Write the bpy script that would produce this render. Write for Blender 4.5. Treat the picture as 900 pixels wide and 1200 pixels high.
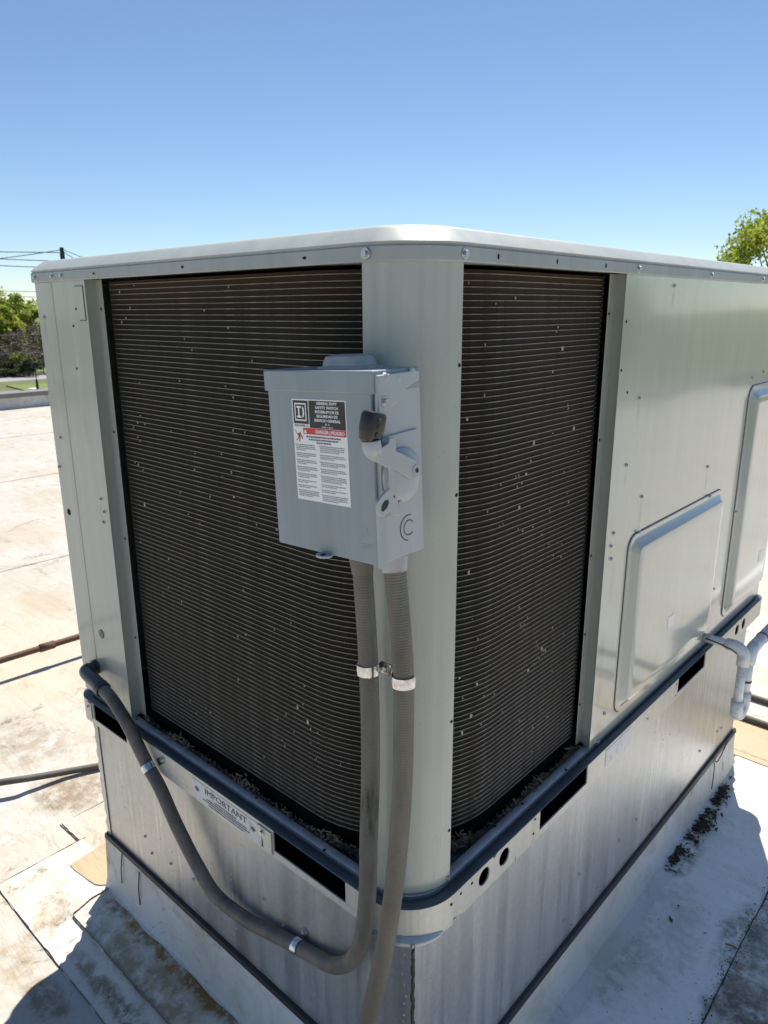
import bpy, bmesh, math, random
import numpy as np
from mathutils import Vector, Matrix, Quaternion

random.seed(7); rng = np.random.default_rng(7)
for o in list(bpy.data.objects): bpy.data.objects.remove(o)
sc = bpy.context.scene
COL = sc.collection
PI = math.pi

# ------------------------------------------------------------------ camera
CAM = Vector((0.65942, -0.80193, 1.70086))
CR = Vector((0.74349, 0.66873, -0.00512)); CU = Vector((-0.17490, 0.20183, 0.96368)); CF = Vector((-0.64547, 0.71559, -0.26702))
FPX = 856.69
cam_d = bpy.data.cameras.new('camera'); cam = bpy.data.objects.new('camera', cam_d); COL.objects.link(cam)
cam_d.sensor_fit = 'VERTICAL'; cam_d.sensor_height = 36.0; cam_d.lens = FPX / 1200 * 36.0
cam_d.clip_start = 0.02; cam_d.clip_end = 3000
cam.matrix_world = Matrix(((CR.x, CU.x, -CF.x, CAM.x), (CR.y, CU.y, -CF.y, CAM.y), (CR.z, CU.z, -CF.z, CAM.z), (0, 0, 0, 1)))
cam_d.dof.use_dof = True; cam_d.dof.focus_distance = 1.35; cam_d.dof.aperture_fstop = 10.0
sc.camera = cam

# ------------------------------------------------------------------ sky, sun, exposure
SUN_EL = math.radians(59); SUN_H = Vector((-0.45, 0.893)).normalized()
world = bpy.data.worlds.new('World'); sc.world = world; world.use_nodes = True
wn = world.node_tree.nodes; wl = world.node_tree.links; wn.clear()
sky = wn.new('ShaderNodeTexSky'); sky.sky_type = 'NISHITA'; sky.sun_disc = False
sky.sun_elevation = SUN_EL; sky.sun_rotation = math.atan2(SUN_H.x, SUN_H.y)
sky.air_density = 0.85; sky.dust_density = 0.0; sky.ozone_density = 3.2; sky.altitude = 100
bg = wn.new('ShaderNodeBackground'); bg.inputs['Strength'].default_value = 0.067
wo = wn.new('ShaderNodeOutputWorld')
wl.new(sky.outputs[0], bg.inputs['Color']); wl.new(bg.outputs[0], wo.inputs['Surface'])
sd = bpy.data.lights.new('sun', 'SUN'); sd.energy = 4.2; sd.angle = math.radians(0.53); sd.color = (1.0, 0.95, 0.87)
sun = bpy.data.objects.new('sun', sd); COL.objects.link(sun)
sdir = Vector((SUN_H.x * math.cos(SUN_EL), SUN_H.y * math.cos(SUN_EL), math.sin(SUN_EL)))
sun.rotation_euler = sdir.to_track_quat('Z', 'Y').to_euler(); sun.location = (-5, 10, 20)
vs = sc.view_settings; vs.view_transform = 'Standard'; vs.look = 'None'; vs.exposure = 0.88; vs.gamma = 1.0
try: vs.use_curve_mapping = False
except Exception: pass

# ------------------------------------------------------------------ helpers
def ray(u, v): return CF + CR * ((u - 450) / FPX) + CU * ((600 - v) / FPX)
def on(ax, val, u, v):
    d = ray(u, v); t = (val - CAM[ax]) / d[ax]; return CAM + d * t
def gp(u, v, z=0.0): return on(2, z, u, v)

def tag(o, label=None, cat=None, group=None, kind=None):
    if label: o['label'] = label
    if cat: o['category'] = cat
    if group: o['group'] = group
    if kind: o['kind'] = kind
    return o
def thing(name, loc, label, cat, group=None, rot=(0, 0, 0)):
    o = bpy.data.objects.new(name, None); COL.objects.link(o); o.location = loc; o.rotation_euler = rot
    o.empty_display_size = 0.05
    return tag(o, label, cat, group)
def setpar(o, parent):
    if parent is None: return
    o.parent = parent
    if parent.type == 'EMPTY' and not parent.get('_local'):
        o.matrix_parent_inverse = Matrix.Translation(parent.location).inverted()
def link(name, me, parent=None):
    o = bpy.data.objects.new(name, me); COL.objects.link(o); setpar(o, parent); return o
class MB:
    def __init__(s): s.v = []; s.f = []; s.uv = None
    def add(s, vs_, fs_):
        n = len(s.v); s.v += [tuple(p) for p in vs_]; s.f += [tuple(i + n for i in f) for f in fs_]
        return s
    def box(s, x0, x1, y0, y1, z0, z1):
        return s.add([(x0,y0,z0),(x1,y0,z0),(x1,y1,z0),(x0,y1,z0),(x0,y0,z1),(x1,y0,z1),(x1,y1,z1),(x0,y1,z1)],
                     [(3,2,1,0),(4,5,6,7),(0,1,5,4),(1,2,6,5),(2,3,7,6),(3,0,4,7)])
    def loft(s, rings, closed=True, cap0=False, cap1=False, flip=False):
        n = len(rings[0]); vs_ = [p for r in rings for p in r]; fs_ = []
        for i in range(len(rings) - 1):
            for j in range(n if closed else n - 1):
                k = (j + 1) % n
                q = (i*n+j, i*n+k, (i+1)*n+k, (i+1)*n+j)
                fs_.append(q[::-1] if flip else q)
        if cap0: fs_.append(tuple(range(n))[::-1] if not flip else tuple(range(n)))
        if cap1:
            b = (len(rings)-1)*n; c = tuple(range(b, b+n)); fs_.append(c if not flip else c[::-1])
        return s.add(vs_, fs_)
    def cyl(s, p0, p1, r0, r1=None, n=14):
        r1 = r0 if r1 is None else r1
        p0 = Vector(p0); p1 = Vector(p1); d = (p1-p0).normalized()
        a = d.orthogonal().normalized(); b = d.cross(a)
        R = lambda p, r: [p + a*(r*math.cos(2*PI*k/n)) + b*(r*math.sin(2*PI*k/n)) for k in range(n)]
        return s.loft([R(p0, r0), R(p1, r1)], True, True, True)
    def mesh(s, name, smooth=False):
        me = bpy.data.meshes.new(name); me.from_pydata(s.v, [], s.f); me.validate(); 
        bm = bmesh.new(); bm.from_mesh(me); bmesh.ops.recalc_face_normals(bm, faces=bm.faces); bm.to_mesh(me); bm.free()
        if smooth:
            me.polygons.foreach_set('use_smooth', [True]*len(me.polygons))
        return me
    def build(s, name, mat, parent=None, smooth=False, bevel=0, seg=2):
        me = s.mesh(name, smooth or bevel > 0); me.materials.append(mat)
        o = link(name, me, parent)
        if bevel > 0:
            m = o.modifiers.new('bevel', 'BEVEL'); m.width = bevel; m.segments = seg; m.limit_method = 'ANGLE'; m.angle_limit = math.radians(40)
            w = o.modifiers.new('wn', 'WEIGHTED_NORMAL')
        elif smooth:
            try: me.set_sharp_from_angle(angle=math.radians(40))
            except Exception: pass
        return o
def boxo(name, x0, x1, y0, y1, z0, z1, mat, parent=None, bevel=0.0):
    return MB().box(x0, x1, y0, y1, z0, z1).build(name, mat, parent, bevel=bevel)

def catmull(pts, n=12):
    P = [Vector(p) for p in pts]; P = [P[0]*2-P[1]] + P + [P[-1]*2-P[-2]]; out = []
    for i in range(1, len(P)-2):
        a, b, c, d = P[i-1], P[i], P[i+1], P[i+2]
        for k in range(n):
            t = k/n
            out.append(0.5*((2*b)+(c-a)*t+(2*a-5*b+4*c-d)*t*t+(3*b-3*c+d-a)*t*t*t))
    out.append(P[-2]); return out
def tube_mesh(name, path, r, seg=16, cap=True, rfun=None):
    path = [Vector(p) for p in path]; n = len(path); rings = []; L = [0.0]
    T = [(path[min(i+1, n-1)]-path[max(i-1, 0)]).normalized() for i in range(n)]
    a = T[0].orthogonal().normalized()
    for i in range(n):
        if i: L.append(L[-1]+(path[i]-path[i-1]).length)
        a = (a - T[i]*a.dot(T[i])).normalized(); b = T[i].cross(a)
        rr = r if rfun is None else rfun(L[-1], i)
        rings.append([path[i]+a*(rr*math.cos(2*PI*k/seg))+b*(rr*math.sin(2*PI*k/seg)) for k in range(seg)])
    m = MB(); m.loft(rings, True, cap, cap)
    me = bpy.data.meshes.new(name); me.from_pydata(m.v, [], m.f)
    uvl = me.uv_layers.new(name='UVMap'); 
    for p in me.polygons:
        p.use_smooth = len(p.vertices) == 4
        for li in p.loop_indices:
            vi = me.loops[li].vertex_index; ring = vi // seg; k = vi % seg
            uvl.data[li].uv = (L[ring], k/seg)
    return me
def tube(name, path, r, mat, parent=None, seg=16, rfun=None):
    me = tube_mesh(name, path, r, seg, True, rfun); me.materials.append(mat); return link(name, me, parent)

# ------------------------------------------------------------------ materials
class NT:
    def __init__(s, name):
        s.m = bpy.data.materials.new(name); s.m.use_nodes = True; s.t = s.m.node_tree; s.n = s.t.nodes; s.n.clear()
        s.out = s.n.new('ShaderNodeOutputMaterial'); s.b = s.n.new('ShaderNodeBsdfPrincipled'); s.l(s.b.outputs[0], s.out.inputs[0])
        s.tc = s.n.new('ShaderNodeTexCoord')
    def l(s, a, b): s.t.links.new(a, b)
    def setp(s, **k):
        for n_, v in k.items():
            s.b.inputs[n_.replace('_', ' ')].default_value = v
    def coord(s, scale=(1,1,1), rot=(0,0,0), loc=(0,0,0), src='Object'):
        mp = s.n.new('ShaderNodeMapping'); mp.inputs['Scale'].default_value = scale; mp.inputs['Rotation'].default_value = rot; mp.inputs['Location'].default_value = loc
        s.l(s.tc.outputs[src], mp.inputs[0]); return mp.outputs[0]
    def noise(s, vec, scale=1, detail=4, rough=.55, dist=0):
        t = s.n.new('ShaderNodeTexNoise'); t.inputs['Scale'].default_value = scale; t.inputs['Detail'].default_value = detail
        t.inputs['Roughness'].default_value = rough; t.inputs['Distortion'].default_value = dist; s.l(vec, t.inputs['Vector']); return t.outputs[0]
    def vor(s, vec, scale, feature='F1'):
        t = s.n.new('ShaderNodeTexVoronoi'); t.inputs['Scale'].default_value = scale; t.feature = feature; s.l(vec, t.inputs['Vector']); return t
    def ramp(s, f, stops):
        r = s.n.new('ShaderNodeValToRGB'); e = r.color_ramp.elements
        while len(e) < len(stops): e.new(0.5)
        for el, (p, c) in zip(e, stops):
            el.position = p; el.color = (c, c, c, 1) if isinstance(c, (int, float)) else (*c, 1)
        s.l(f, r.inputs[0]); return r.outputs[0]
    def mix(s, fac, a, b, mode='MIX'):
        m = s.n.new('ShaderNodeMix'); m.data_type = 'RGBA'; m.blend_type = mode
        for sock, v in ((m.inputs[0], fac), (m.inputs[6], a), (m.inputs[7], b)):
            if isinstance(v, (int, float)): sock.default_value = v
            elif isinstance(v, (tuple, list)): sock.default_value = (*v, 1) if len(v) == 3 else v
            else: s.l(v, sock)
        return m.outputs[2]
    def math(s, op, a, b=0.0, clamp=False):
        m = s.n.new('ShaderNodeMath'); m.operation = op; m.use_clamp = clamp
        for i, v in enumerate((a, b)):
            if isinstance(v, (int, float)): m.inputs[i].default_value = v
            else: s.l(v, m.inputs[i])
        return m.outputs[0]
    def bump(s, h, strength=.2, dist=.001, normal=None):
        b = s.n.new('ShaderNodeBump'); b.inputs['Strength'].default_value = strength; b.inputs['Distance'].default_value = dist
        s.l(h, b.inputs['Height'])
        if normal is not None: s.l(normal, b.inputs['Normal'])
        return b.outputs[0]
    def col(s, c):
        if isinstance(c, tuple): s.b.inputs['Base Color'].default_value = (*c, 1)
        else: s.l(c, s.b.inputs['Base Color'])
    def rough(s, r):
        if isinstance(r, (int, float)): s.b.inputs['Roughness'].default_value = r
        else: s.l(r, s.b.inputs['Roughness'])
    def nrm(s, n_): s.l(n_, s.b.inputs['Normal'])
    # a soft, ragged blob stain centred on a point of the surface
    def blob(s, centre, size, rag=.5, nscale=6, lo=.75, hi=1.15, rotz=0):
        v = s.coord((1/size[0], 1/size[1], 1/size[2]), (0, 0, 0), tuple(-c/z for c, z in zip(centre, size)))
        ln = s.n.new('ShaderNodeVectorMath'); ln.operation = 'LENGTH'; s.l(v, ln.inputs[0])
        nz = s.noise(s.coord((1,1,1)), nscale, 6, .65)
        d = s.math('ADD', ln.outputs['Value'], s.math('MULTIPLY', s.math('SUBTRACT', nz, .5), rag*2))
        return s.ramp(d, [(min(lo/2, .98), 1.0), (min(hi/2, 1), 0.0)]) if False else s.ramp(s.math('MULTIPLY', d, .5), [(lo/2, 1.0), (hi/2, 0.0)])

def simple(name, c, rough=.5, metal=0.0, var=.12, nscale=30, bumpk=0.0):
    t = NT(name); nz = t.noise(t.coord(), nscale, 5, .6)
    t.col(t.mix(nz, tuple(x*(1-var) for x in c), tuple(min(x*(1+var), 1) for x in c)))
    t.rough(rough); t.setp(Metallic=metal)
    if bumpk: t.nrm(t.bump(t.noise(t.coord(), nscale*4, 4), bumpk, .002))
    return t.m
def paint(name, c, rough=.3, wav=1.0, streak=1.0, wscale=(2.2, 2.2, 1.4), coat=0.0, stains=()):
    t = NT(name)
    st = t.noise(t.coord((26, 26, .9)), 1, 5, .6)
    st2 = t.noise(t.coord((90, 90, 2.5)), 1, 3, .6)
    base = t.mix(t.ramp(st, [(.3, 0.0), (.72, 1.0)]), tuple(x*(1-.10*streak) for x in c), tuple(x*(1+.05*streak) for x in c))
    base = t.mix(t.math('MULTIPLY', t.ramp(st2, [(.55, 0.0), (.8, 1.0)]), .22*streak), base, (c[0]*1.25, c[1]*1.24, c[2]*1.18))
    sp = t.noise(t.coord(), 160, 2, .5)
    base = t.mix(t.math('MULTIPLY', t.ramp(sp, [(.68, 0.0), (.76, 1.0)]), .25), base, (.16, .15, .13))
    blot = t.noise(t.coord((5, 5, 3)), 1, 6, .7)
    base = t.mix(t.math('MULTIPLY', t.ramp(blot, [(.52, 0.0), (.75, 1.0)]), .16*streak), base, (.30, .27, .21))
    ck = t.noise(t.coord((3.2, 3.2, 2.1), loc=(8, 3, 5)), 1, 8, .72, .6)
    base = t.mix(t.math('MULTIPLY', t.ramp(ck, [(.50, 0.0), (.66, 1.0)]), .22*streak), base, (c[0]*1.22+.02, c[1]*1.2+.02, c[2]*1.16+.02))
    for (c_, sz_, cl_, am_) in stains:
        base = t.mix(t.math('MULTIPLY', t.blob(c_, sz_, .35, 40, .1, 1.0), am_), base, cl_)
    sr = t.noise(t.coord((130, 130, 420), (.3, .5, .2)), 1, 2, .5, 1.5)
    base = t.mix(t.math('MULTIPLY', t.ramp(sr, [(.74, 0.0), (.78, 1.0)]), .35*streak), base, (.55, .55, .52))
    t.col(base)
    t.rough(t.math('ADD', t.math('MULTIPLY', t.noise(t.coord((40, 40, 6)), 1, 4), .16), rough-.08))
    b1 = t.bump(t.noise(t.coord(wscale), 1, 2, .4), .5*wav, .02)
    b2 = t.bump(t.noise(t.coord((1,1,1)), 900, 2), .05, .0006, b1)
    t.nrm(b2)
    if coat: t.setp(Coat_Weight=coat, Coat_Roughness=.09, Coat_IOR=1.6); t.l(b1, t.b.inputs['Coat Normal'])
    return t.m
def galv(name, c=(.40, .41, .42), rough=.42, metal=.7, stain=1.0):
    t = NT(name)
    s1 = t.noise(t.coord((24, 24, .8)), 1, 7, .62, .15)
    s2 = t.noise(t.coord((11, 11, .75), loc=(3, 1, 0)), 1, 7, .62, .2)
    fl = t.vor(t.coord((1,1,1)), 120)
    base = t.mix(t.ramp(s1, [(.34, 0.0), (.70, 1.0)]), tuple(x*.88 for x in c), tuple(x*1.06 for x in c))
    base = t.mix(t.math('MULTIPLY', t.ramp(s2, [(.55, 0.0), (.66, 1.0)]), .50*stain), base, (.60, .61, .60))
    base = t.mix(t.math('MULTIPLY', t.ramp(s2, [(.30, 1.0), (.42, 0.0)]), .45*stain), base, (.17, .16, .13))
    s3 = t.noise(t.coord((70, 70, 3.2), loc=(1, 4, 2)), 1, 5, .6, .3); s4 = t.noise(t.coord((4, 4, 3), loc=(7, 1, 2)), 1, 4, .6)
    base = t.mix(t.math('MULTIPLY', t.math('MULTIPLY', t.ramp(s3, [(.56, 0.0), (.62, 1.0)]), t.ramp(s4, [(.45, 0.0), (.62, 1.0)])), .75*stain), base, (.70, .71, .70))
    s5 = t.noise(t.coord((1,1,1), loc=(2, 9, 2)), 26, 7, .72, .5)
    base = t.mix(t.math('MULTIPLY', t.ramp(s5, [(.62, 0.0), (.70, 1.0)]), .35*stain), base, (.22, .20, .165))
    base = t.mix(.07, base, t.math('MULTIPLY', fl.outputs['Color'], 1.0), 'OVERLAY')
    t.col(base)
    t.l(t.ramp(s1, [(.4, metal), (.75, metal*.45)]), t.b.inputs['Metallic'])
    t.rough(t.math('ADD', t.math('MULTIPLY', s2, .22), rough-.1))
    b1 = t.bump(t.noise(t.coord((2.5, 2.5, 2)), 1, 2), .35, .015)
    t.nrm(t.bump(t.noise(t.coord(), 70, 4), .12, .001, b1)); return t.m
def flat(name, c, rough=.6): 
    t = NT(name); t.col(c); t.rough(rough); return t.m

CABC = (.425, .447, .402)
def drip(u, v, w, h, cl, am, ax=0, val=0.0):
    p = on(ax, val, u, v); return ((p.x, p.y, p.z-h*.8), ((.05, w*1.8, h*1.1) if ax == 0 else (w*1.8, .05, h*1.1)), cl, am)
GR = (.10, .095, .08); RU = (.20, .11, .05)
CAB_ST = [drip(505, 1000, .012, .06, (.26, .24, .19), .6, 1), drip(492, 960, .006, .09, (.24, .22, .17), .5, 1), drip(478, 1020, .012, .05, (.22, .20, .15), .5, 1), drip(88, 400, .004, .06, (.6, .62, .6), .5, 1), drip(98, 480, .010, .05, (.24, .25, .24), .4, 1), drip(120, 770, .016, .025, (.2, .19, .16), .45, 1), drip(118, 588, .005, .03, RU, .35, 1), drip(52, 374, .004, .03, RU, .4, 1), drip(130, 790, .008, .05, (.18, .17, .14), .5, 1)]
M_cab = paint('cabinet_paint', CABC, .30, .35, .9, (2.2, 2.2, 1.4), .35, CAB_ST)
SIDE_ST = [drip(790, 337, .006, .028, GR, .55), drip(829, 549, .006, .045, GR, .6), drip(752, 584, .007, .05, GR, .45), drip(734, 547, .005, .03, RU, .35), drip(749, 469, .005, .03, GR, .35), drip(719, 657, .010, .06, (.22, .2, .16), .5), drip(708, 740, .014, .05, (.24, .21, .16), .45), drip(704, 790, .012, .05, (.22, .19, .14), .5), drip(886, 446, .006, .035, GR, .4), drip(760, 760, .03, .05, (.26, .23, .17), .35), drip(700, 850, .02, .03, (.14, .12, .09), .5)]
M_side = paint('side_panel_paint', CABC, .24, .65, .8, (1.3, 1.1, 1.5), 1.0, SIDE_ST)
M_lid = paint('lid_paint', (.38, .41, .395), .46, .3)
M_pan = paint('base_pan_paint', (.085, .10, .115), .34, .5, 1.6)
M_rail = galv('rail_galvanised', (.62, .60, .54), .38, .30, .8)
M_curb = galv('curb_galvanised', (.485, .495, .495), .36, .80, 1.0)
M_lip = galv('lip_galvanised', (.50, .52, .54), .35, .4, .5)
def strapmat():
    t = NT('strap_zinc'); n_ = t.noise(t.coord(), 120, 4, .6, .4); t.col(t.mix(t.ramp(n_, [(.35, 0.0), (.65, 1.0)]), (.48, .49, .50), (.80, .80, .80)))
    t.rough(t.math('ADD', t.math('MULTIPLY', n_, .2), .12)); t.setp(Metallic=1.0); t.nrm(t.bump(n_, .3, .001)); return t.m
M_strapm = strapmat()
M_bar = simple('termination_bar', (.032, .034, .036), .55, .2, .3, 40)
M_black = simple('gap_shade_black', (.004, .004, .0035), 1.0, 0, .3, 30); M_black.node_tree.nodes['Principled BSDF'].inputs['Specular IOR Level'].default_value = 0.05  # near-black standing in for the shade inside gaps and rail slots
M_dark = simple('dark_interior', (.03, .03, .03), .7, 0, .3, 30)
M_screw = simple('screw_zinc', (.55, .55, .53), .3, .9, .15, 200)
M_hole = flat('hole_black', (.006, .006, .006), .9)
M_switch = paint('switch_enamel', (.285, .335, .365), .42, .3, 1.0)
M_switch2 = paint('switch_enamel_lit', (.44, .47, .48), .36, .15, .5)  # lighter copy of the enamel, with the brighter light on the side coloured in
M_hub = simple('hub_zinc', (.42, .41, .39), .5, .3, .3, 60, .2)
M_knob = simple('knob_plastic', (.022, .020, .018), .28, 0, .35, 60, .15)
M_caulk = simple('dark_sealant', (.035, .03, .025), .6, 0, .5, 50, .3)
M_white = flat('label_white', (.86, .87, .86), .35)
M_lblk = flat('label_black', (.018, .018, .02), .4)
M_lred = flat('label_red', (.62, .04, .06), .4)
M_ink = flat('label_ink', (.10, .10, .11), .5)
def alum_label():
    t = NT('worn_label'); nz = t.noise(t.coord((60, 60, 40)), 1, 5, .7)
    t.col(t.mix(t.ramp(nz, [(.5, 0.0), (.72, 1.0)]), (.66, .67, .68), (.42, .42, .42))); t.rough(.4); return t.m
M_wornlabel = alum_label()
def conduit_mat(name, c, c2, scuff=None):
    t = NT(name)
    uv = t.coord((1, 1, 1), src='UV')
    wv = t.n.new('ShaderNodeTexWave'); wv.bands_direction = 'X'; wv.inputs['Scale'].default_value = 72; wv.inputs['Distortion'].default_value = .4; wv.inputs['Detail'].default_value = 1
    t.l(uv, wv.inputs['Vector'])
    nz = t.noise(t.coord((18, 18, 5)), 1, 5, .65)
    base = t.mix(t.ramp(nz, [(.35, 0.0), (.68, 1.0)]), c, c2)
    base = t.mix(t.math('MULTIPLY', wv.outputs['Color'], .16), base, tuple(x*.6 for x in c))
    sp = t.noise(t.coord(), 55, 5, .75)
    base = t.mix(t.math('MULTIPLY', t.ramp(sp, [(.62, 0.0), (.72, 1.0)]), .5), base, (.03, .028, .025))
    if scuff is not None:
        mk = t.math('MULTIPLY', t.blob(scuff, (.03, .03, .055), .5, 30, .6, 1.1), t.ramp(t.noise(t.coord((90, 90, 14)), 1, 5, .6), [(.42, 0.0), (.55, 1.0)]))
        base = t.mix(t.math('MULTIPLY', mk, .85), base, (.018, .017, .016))
    t.col(base); t.rough(.55); t.nrm(t.bump(wv.outputs['Color'], .45, .0012)); return t.m
M_cond1 = conduit_mat('conduit_grey', (.105, .097, .083), (.20, .184, .155), tuple(on(1, -.068, 437, 957)))
M_cond2 = conduit_mat('conduit_tan', (.125, .11, .088), (.21, .185, .14))
M_connector = simple('connector_grey', (.42, .42, .44), .4, .2, .15, 60)
M_elbow = simple('elbow_fitting', (.05, .055, .065), .35, .3, .3, 60)
def pvc():
    t = NT('weathered_pvc'); nz = t.noise(t.coord((1,1,1)), 35, 6, .7, .5)
    b = t.mix(t.ramp(nz, [(.52, 0.0), (.70, 1.0)]), (.80, .80, .79), (.42, .40, .37))
    t.col(b); t.rough(.5); t.nrm(t.bump(nz, .2, .001)); return t.m
M_pvc = pvc()
M_rust = simple('rusty_pipe', (.11, .055, .035), .75, .1, .35, 40, .3)
M_cable = simple('weathered_cable', (.075, .07, .06), .65, 0, .25, 50, .2)

def fin_mat():
    t = NT('coil_fins')
    nz = t.noise(t.coord((3, 3, 2)), 1, 6, .7)
    fine = t.noise(t.coord((900, 900, 60)), 1, 3, .6)
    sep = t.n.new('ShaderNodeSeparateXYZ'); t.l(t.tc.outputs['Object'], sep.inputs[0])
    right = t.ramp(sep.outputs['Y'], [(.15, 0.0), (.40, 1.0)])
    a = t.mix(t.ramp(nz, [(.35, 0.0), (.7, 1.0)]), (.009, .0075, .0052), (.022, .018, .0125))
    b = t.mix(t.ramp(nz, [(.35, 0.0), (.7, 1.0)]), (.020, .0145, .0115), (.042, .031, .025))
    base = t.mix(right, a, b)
    base = t.mix(t.math('MULTIPLY', t.ramp(fine, [(.45, 0.0), (.75, 1.0)]), .30), base, (.05, .043, .035))
    rs = t.ramp(sep.outputs['Z'], [(.0, 0.0), (1.0, 1.0)])
    top = t.math('MULTIPLY', t.math('SUBTRACT', sep.outputs['Z'], 1.70), 14, True)
    base = t.mix(t.math('MULTIPLY', top, .55), base, (.075, .042, .02))
    t.col(base); t.rough(.7); t.setp(Metallic=.0, Specular_IOR_Level=.18)
    t.nrm(t.bump(fine, .5, .002)); return t.m
M_fin = fin_mat()
def tube_mat():
    t = NT('coil_tube_edge'); oi = t.n.new('ShaderNodeObjectInfo')
    nz = t.noise(t.coord((30, 30, 1)), 1, 5, .7)
    b = t.mix(t.ramp(nz, [(.3, 0.0), (.65, 1.0)]), (.12, .105, .08), (.37, .335, .275))
    b = t.mix(t.math('MULTIPLY', oi.outputs['Random'], .35), b, (.22, .20, .165))
    t.col(b); t.rough(.5); t.setp(Metallic=.1); return t.m
M_tube = tube_mat()
M_speck = simple('bent_fin_speck', (.55, .52, .46), .5, .2, .3, 100)
M_fluff = simple('fluff_debris', (.20, .15, .10), .9, 0, .4, 80)

def roof_mat(name, base_w=(.70, .68, .62), cream=(.58, .49, .34), dirt=.5, stains=()):
    t = NT(name)
    n1 = t.noise(t.coord((1, 1, 1)), 1.7, 7, .6, .3)
    n2 = t.noise(t.coord((1, 1, 1), loc=(5, 2, 0)), 7, 8, .68, .6)
    n3 = t.noise(t.coord((1, 1, 1), loc=(1, 7, 0)), 45, 6, .7, 1.0)
    n4 = t.noise(t.coord((1, 1, 1), loc=(9, 3, 0)), 3.1, 8, .72, 1.2)
    b = t.mix(t.math('MULTIPLY', t.ramp(n1, [(.42, 0.0), (.66, 1.0)]), .7), base_w, cream)
    b = t.mix(t.math('MULTIPLY', t.ramp(n2, [(.50, 0.0), (.72, 1.0)]), dirt*.8), b, (.40, .33, .23))
    b = t.mix(t.math('MULTIPLY', t.math('MULTIPLY', t.ramp(n4, [(.56, 0.0), (.66, 1.0)]), t.ramp(n3, [(.42, 0.0), (.60, 1.0)])), dirt*1.5, True), b, (.16, .125, .085))
    b = t.mix(t.math('MULTIPLY', t.ramp(n3, [(.60, 0.0), (.70, 1.0)]), dirt*.5), b, (.25, .21, .16))
    for (c, size, colr, amt, rag, ns, grain) in stains:
        m = t.blob(c, size, rag, ns, .55, 1.0)
        if grain:
            m = t.math('MULTIPLY', m, t.ramp(t.noise(t.coord((1,1,1), loc=(2, 2, 0)), grain, 8, .75), [(.40, 0.0), (.56, 1.0)]))
        b = t.mix(t.math('MULTIPLY', m, amt), b, colr)
    t.col(b); t.rough(.62)
    wr = t.noise(t.coord((.9, 3.4, 1), (0, 0, .35), (4, 4, 0)), 1.6, 5, .55, .8)
    bb = t.bump(wr, .5, .03, t.bump(n2, .45, .012))
    t.nrm(t.bump(n3, .35, .003, bb)); return t.m
STN = []
def st(u, v, sx, sy, c, amt, rag=.5, ns=7, grain=0):
    p = gp(u, v); STN.append(((p.x, p.y, 0), (sx, sy, .6), c, amt, rag, ns, grain))
st(70, 935, .16, .10, (.20, .145, .09), .9, .6, 9, 16)
st(95, 925, .20, .10, (.22, .16, .10), .8, .6, 9, 20)
st(35, 868, .30, .16, (.26, .20, .14), .7, .7, 8, 14)
st(60, 1075, .07, .05, (.30, .18, .06), .6, .5, 12, 25)
st(45, 1095, .06, .05, (.26, .15, .05), .6, .5, 12, 25)
st(880, 1150, .10, .25, (.20, .16, .11), .8, .7, 10, 20); st(895, 1085, .08, .12, (.14, .11, .08), .8, .7, 10, 24); st(870, 1195, .1, .1, (.12, .095, .07), .8, .6, 10, 22); st(55, 1170, .10, .05, (.20, .14, .07), .8, .6, 12, 20); st(20, 1130, .12, .06, (.30, .22, .12), .6, .6, 12, 20)
st(0, 760, 1.0, .5, (.50, .42, .30), .6, .6, 3)
st(30, 625, .5, .28, (.42, .35, .25), .5, .6, 5)
st(50, 705, .35, .16, (.40, .32, .22), .6, .6, 6)
M_roof = roof_mat('roof_membrane', (.45, .432, .39), (.40, .345, .255), stains=STN, dirt=.95)
STN2 = list(STN); STN.clear()
def st2(u, v, sx, sy, c, amt, rag=.5, ns=7, grain=0):
    p = gp(u, v, .03); STN.append(((p.x, p.y, .03), (sx, sy, .6), c, amt, rag, ns, grain))
st2(165, 1095, .10, .05, (.30, .18, .04), 1.0, .5, 12, 24)
st2(200, 1125, .13, .05, (.28, .16, .035), 1.0, .5, 12, 20)
st2(240, 1160, .22, .055, (.24, .135, .032), 1.0, .5, 12, 18)
st2(300, 1200, .25, .06, (.21, .125, .035), .9, .5, 12, 18)
st2(140, 1115, .16, .045, (.28, .23, .11), .8, .6, 14, 20)
st2(190, 1165, .22, .05, (.27, .21, .095), .8, .6, 14, 22)
st2(120, 1150, .22, .03, (.24, .18, .10), .8, .6, 14, 24)
st2(150, 1185, .2, .035, (.17, .125, .07), .8, .6, 14, 24)
st2(140, 1066, .06, .04, (.16, .11, .045), .8, .6, 14, 24)
M_apronL = roof_mat('front_apron_membrane', (.66, .62, .55), (.55, .46, .32), .6, STN2+list(STN))  # base colour raised to lighten the shade over the front apron
STN.clear()
st(700, 1130, .10, .22, (.30, .26, .20), .6, .6, 9, 22)
st(760, 1090, .14, .3, (.40, .37, .31), .4, .7, 8, 18)
st(800, 1000, .06, .16, (.16, .12, .08), .8, .5, 10, 20)
st(650, 1190, .05, .18, (.20, .17, .12), .6, .6, 10, 18)
st(860, 1100, .05, .16, (.22, .18, .13), .7, .6, 12, 24)
st(845, 1180, .05, .12, (.15, .12, .09), .7, .6, 12, 24)
M_apronR = roof_mat('side_apron_membrane', (.90, .89, .86), (.80, .76, .68), .34, list(STN))  # near-white base makes up for the dim light on the shaded side apron
M_patch = roof_mat('tan_membrane_patch', (.42, .33, .21), (.38, .28, .15), .7)
M_flash = roof_mat('curb_flashing_membrane', (.68, .68, .66), (.50, .46, .37), .75)

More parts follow.
